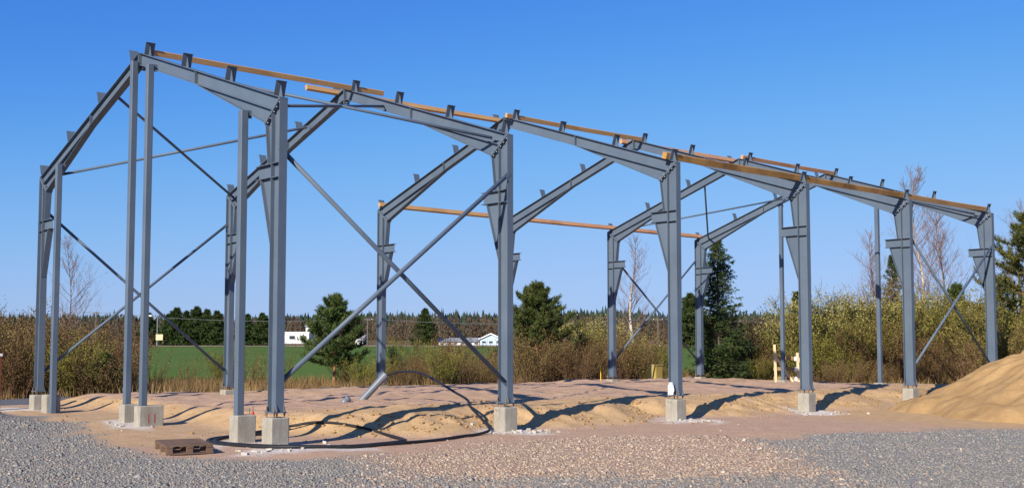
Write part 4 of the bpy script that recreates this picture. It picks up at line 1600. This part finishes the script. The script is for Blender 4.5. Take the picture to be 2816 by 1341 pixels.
# dry grass along the verge
def build_grass(name, n, region, mat, h0, h1, label, wid=.012):
    v, f = [], []
    k = 0
    P = region(n)
    X, Yv = P
    Z = height(X, Yv)
    n = len(X)
    a = RNG.random(n) * 6.283
    h = h0 + (h1 - h0) * RNG.random(n) ** 1.6
    lx, ly = RNG.normal(0, .35, n) * h, RNG.normal(0, .35, n) * h
    wx, wy = np.cos(a) * wid * (.6 + RNG.random(n)), np.sin(a) * wid * (.6 + RNG.random(n))
    A = np.stack([X - wx, Yv - wy, Z - .03], 1); B = np.stack([X + wx, Yv + wy, Z - .03], 1); C = np.stack([X + lx, Yv + ly, Z + h], 1)
    v = np.stack([A, B, C], 1).reshape(-1, 3)
    f = np.arange(3 * n).reshape(n, 3)
    o = link(name, mesh_np(name, v, f, mat))
    tag(o, label, 'grass', kind='stuff')


def reg_verge(n):
    d = 38 + 22 * RNG.random(n); s = -26 + 46 * RNG.random(n)
    x, y = site_np(d, s)
    m = (x < -20.1 + .5 * fbm(x, y, 2, 61)) & (d < 57.5) & (RNG.random(n) < .35 + .65 * (fbm(x * .35, y * .35, 3, 62) > -.15))
    return x[m], y[m]


def reg_back(n):
    d = 34 + 24 * RNG.random(n); s = -4 + 30 * RNG.random(n)
    x, y = site_np(d, s)
    m = (y > 27.4 + .5 * fbm(x, y, 2, 63)) & (x > -20) & (RNG.random(n) < .35 + .65 * (fbm(x * .35, y * .35, 3, 64) > -.1))
    return x[m], y[m]


build_grass('dry_grass', 60000, reg_verge, M['grass_dry'], .12, .62, 'dry straw-coloured grass on the verge beyond the gravel road', .016)
build_grass('rough_grass', 50000, reg_back, M['grass_dry'], .08, .45, 'dry tufted grass on the rough ground behind the far gable', .016)
build_grass('fresh_grass', 16000, reg_back, M['grass_green'], .05, .25, 'short fresh green grass on the rough ground behind the far gable', .014)


# ------------------------------------------------------------------ far woods
def build_woods():
    rnd = random.Random(77)
    con, bro = MB(), MB()

    def conifer(x, y, z, h, r):
        n = 6
        blunt = rnd.random() < .65
        tiers = 4 if blunt else 5
        if blunt: h *= .93; r *= 1.25
        a0 = rnd.random() * 6
        for t in range(tiers):
            zb = z + h * (.12 + .80 * t / tiers); zt = z + h * min(1.0, .12 + .80 * (t + (1.2 if blunt else 1.7)) / tiers + .03)
            rr = r * (1 - (.45 if blunt else .8) * t / tiers)
            v = [(x + math.cos(a0 + t + k * 6.283 / n) * rr * rnd.uniform(.6, 1.3), y + math.sin(a0 + t + k * 6.283 / n) * rr * rnd.uniform(.6, 1.3), zb - h * .03 * rnd.random()) for k in range(n)]
            v.append((x, y, zt))
            con.add(v, [(k, (k + 1) % n, n) for k in range(n)])

    def decid(x, y, z, h, r):
        for _ in range(46):
            u = rnd.random()
            a = rnd.random() * 6.283
            rr = r * math.sqrt(rnd.random()) * (1.1 - abs(u - .55))
            c = Vector((x + math.cos(a) * rr, y + math.sin(a) * rr, z + h * (.08 + .92 * u)))
            d = Vector((rnd.gauss(0, .35), rnd.gauss(0, .35), 1)).normalized()
            s = Vector((rnd.gauss(0, 1), rnd.gauss(0, 1), rnd.gauss(0, .3))).normalized()
            L = h * rnd.uniform(.08, .17); w = h * rnd.uniform(.012, .035)
            bro.add([c - s * w, c + s * w, c + d * L], [(0, 1, 2)])
    for i in range(8500):
        d = 330 + 240 * rnd.random() ** .8
        s = rnd.uniform(-.50, .50) * d
        p = site(d, s); z = float(far_z(d))
        u = s / d
        prof = 1.0 + .12 * math.sin(u * 9 + 1.0) + .06 * math.sin(u * 31) + .03 * math.sin(u * 83)
        h = rnd.uniform(7.6, 9.3) * prof
        conifer(p.x, p.y, z, h * rnd.choice((1, 1, .97, .94, 1.08)), h * rnd.uniform(.09, .14))
    for i in range(1500):
        d = 232 + 120 * rnd.random()
        s = rnd.uniform(-.50, .50) * d
        p = site(d, s); z = float(far_z(d))
        h = rnd.uniform(2.6, 4.8) + (d - 232) * .026
        X = (s / d * 3085 + 1408) / PX
        if d < 275 and any(a < X < b for a, b in ((680, 792), (892, 916), (1100, 1266), (1368, 1448), (1630, 1664), (204, 240), (350, 376))):
            h = rnd.uniform(1.0, 1.8)
        decid(p.x, p.y, z, h, h * .32)
    tag(con.build('conifer_forest', M['forest_dark']), 'dark far conifer forest along the horizon', 'forest', kind='stuff')
    tag(bro.build('bare_woods', M['forest_brown']), 'brown leafless woods beyond the field in front of the dark forest', 'woods', kind='stuff')


build_woods()


# ------------------------------------------------------------------ far buildings
M['roof_grey'] = mat_plain('grey_sheet_roof', (0.22, 0.23, 0.25), (0.32, 0.33, 0.35), 1, 0.6)
M['roof_brown'] = mat_plain('brown_roof', (0.16, 0.10, 0.07), (0.22, 0.14, 0.10), 1, 0.7)
M['wall_blue'] = mat_plain('pale_blue_wall', (0.42, 0.55, 0.68), (0.50, 0.62, 0.74), 1, 0.7)
M['wall_yellow'] = mat_plain('pale_yellow_wall', (0.60, 0.50, 0.28), (0.68, 0.58, 0.34), 1, 0.7)
M['wall_orange'] = mat_plain('orange_wall', (0.62, 0.32, 0.08), (0.70, 0.38, 0.11), 1, 0.7)
M['glass'] = mat_plain('dark_window_glass', (0.03, 0.04, 0.05), (0.06, 0.07, 0.09), 1, 0.15, 0.5)


def house(X0, X1, Yeave, d, label, wall, roof, depth=8.0, rise=1.2, wins=3, gable_front=False, name='far_house', base=None, flat=False):
    s0, s1 = lat(X0, d), lat(X1, d)
    c = site(d, (s0 + s1) / 2)
    z0 = hz(c.x, c.y) - .3
    W = s1 - s0
    H = zat(Yeave, d) - z0
    r = empty(name, (c.x, c.y, z0), YAW)
    m = MB(); m.box((-W / 2, 0, 0), (W / 2, depth, H)); m.build('wall', M[wall], r)
    m = MB()
    o = .35
    if flat:
        m.box((-W / 2 - .15, -.15, H + .003), (W / 2 + .15, depth + .15, H + .25))
    elif gable_front:
        n = [(-W / 2 - o, H - .1), (0, H + rise), (W / 2 + o, H - .1), (W / 2 + o, H + .12), (0, H + rise + .25), (-W / 2 - o, H + .12)]
        m.prism_xz(n, -o, depth + o)
    else:
        v = [(-W / 2 - o, -o, H - .02), (W / 2 + o, -o, H - .02), (W / 2 + o, depth + o, H - .02), (-W / 2 - o, depth + o, H - .02), (-W / 2 - o, depth / 2, H + rise), (W / 2 + o, depth / 2, H + rise)]
        m.add(v, [(0, 1, 5, 4), (2, 3, 4, 5), (0, 4, 3), (1, 2, 5), (3, 2, 1, 0)])
    m.build('roof', M[roof], r)
    if gable_front:
        m = MB(); m.prism_xz([(-W / 2, H + .003), (W / 2, H + .003), (0, H + rise - .05)], .02, .2); m.build('gable', M[wall], r)
    for k in range(wins):
        x = -W / 2 + (k + .5) * W / wins
        ww = min(.9, W / wins * .3)
        f = MB(); f.box((x - ww, -.06, H * .45), (x + ww, -.004, H * .8)); fo = f.build('window', M['whitepaint'], r)
        g = MB(); g.box((x - ww * .85, -.075, H * .48), (x + ww * .85, -.062, H * .77)); g.build('pane', M['glass'], fo)
    tag(r, label, 'building')
    return r


house(694, 778, 837, 262, 'long white flat-roofed building beyond the field beside the young pine', 'whitepaint', 'whitepaint', 10, wins=3, flat=True)
house(684, 693.5, 840, 262, 'orange end block of the long white building beyond the field', 'wall_orange', 'wall_orange', 8, wins=1, flat=True, name='far_block')
house(770, 792, 821, 285, 'small white house with grey roof above the long white building', 'whitepaint', 'roof_grey', 8, 1.0, 2)
house(895, 914, 850, 250, 'small white shed half hidden by the young pine', 'whitepaint', 'roof_grey', 6, .8, 1)
house(1104, 1206, 859, 240, 'long low white house with grey roof beyond the brown thicket', 'whitepaint', 'roof_grey', 9, .9, 6)
house(1208, 1262, 853, 238, 'white gable-fronted house with bright roof beside the second yard-side column', 'wall_blue', 'whitepaint', 10, 1.1, 3, True)
house(1372, 1446, 861, 225, 'grey-blue house partly hidden by the bushy young pine', 'wall_blue', 'roof_grey', 8, 1.0, 4)
house(1634, 1660, 863, 228, 'small pale yellow house behind the leafless birch', 'wall_yellow', 'roof_brown', 7, .6, 2)
house(352, 374, 866, 230, 'small dark red house with brown roof between the paired posts', 'darkred', 'roof_brown', 7, 1.0, 2)
house(206, 238, 846, 262, 'pale yellow shed over the thicket behind the roadside cross brace', 'wall_yellow', 'roof_brown', 6, .3, 2)


# poles and wires
def pole(X, d, ytop, label, lamp=False):
    p = site(d, lat(X, d)); z0 = hz(p.x, p.y) - .2
    r = empty('street_lamp' if lamp else 'power_pole', (p.x, p.y, z0), YAW)
    h = zat(ytop, d) - z0
    m = MB(); m.tube([(0, 0, 0), (0, 0, h)], [.14, .09], 8); m.build('pole', M['zinc'] if lamp else M['bark_grey'], r)
    if lamp:
        m = MB(); m.tube([(0, 0, h - .05), (-.5, 0, h + .25), (-1.4, 0, h + .3)], .05, 6); m.build('arm', M['zinc'], r)
        m = MB(); m.box((-2.3, -.2, h + .2), (-1.1, .2, h + .45)); m.build('lamp_head', M['whitepaint'], r)
        m = MB(); m.box((-.2, -.16, 1.4), (1.1, -.11, 2.5)); m.build('sign_panel', M['wall_yellow'], r)
        m = MB(); m.box((-.1, -.13, 1.5), (1.0, -.10, 1.9)); m.build('sign_strip', M['whitepaint'], r)
    else:
        m = MB(); m.box((-.9, -.06, h - .35), (.9, .06, h - .22)); m.build('cross_arm', M['bark_grey'], r)
        for k in (-.8, 0, .8):
            m = MB(); m.cyl((k, 0, h - .15), (0, 0, 1), .05, .16, 8); m.build('insulator', M['whitepaint'], r)
    tag(r, label, 'lamp post' if lamp else 'pole')
    return Vector((p.x, p.y, z0 + h - .08))


pole(397, 214, 798, 'tall thin street lamp with a yellow sign at the far field edge', True)
tops = [pole(X, 206, yt, lab) for X, yt, lab in ((-420, 770, 'power pole beyond the left thicket'), (243, 783, 'power pole behind the roadside cross brace'),
                                               (925, 800, 'power pole between the young pine and a roadside column'), (1655, 800, 'power pole behind the leafless birch'),
                                               (2500, 790, 'power pole hidden by the right thicket'))]
for i, (a, b) in enumerate(zip(tops[:-1], tops[1:])):
    m = MB()
    pts = [a.lerp(b, t / 14) - Vector((0, 0, 1.0 * 4 * (t / 14) * (1 - t / 14))) for t in range(15)]
    m.tube(pts, .03, 4, caps=False)
    tag(m.build('power_line', M['zinc']), ['wire sagging over the left thicket to the pole behind the cross brace', 'wire sagging across the far field edge above the dark spruces',
        'wire sagging above the white gabled house', 'wire sagging behind the tall spruce into the right thicket'][i], 'wire')
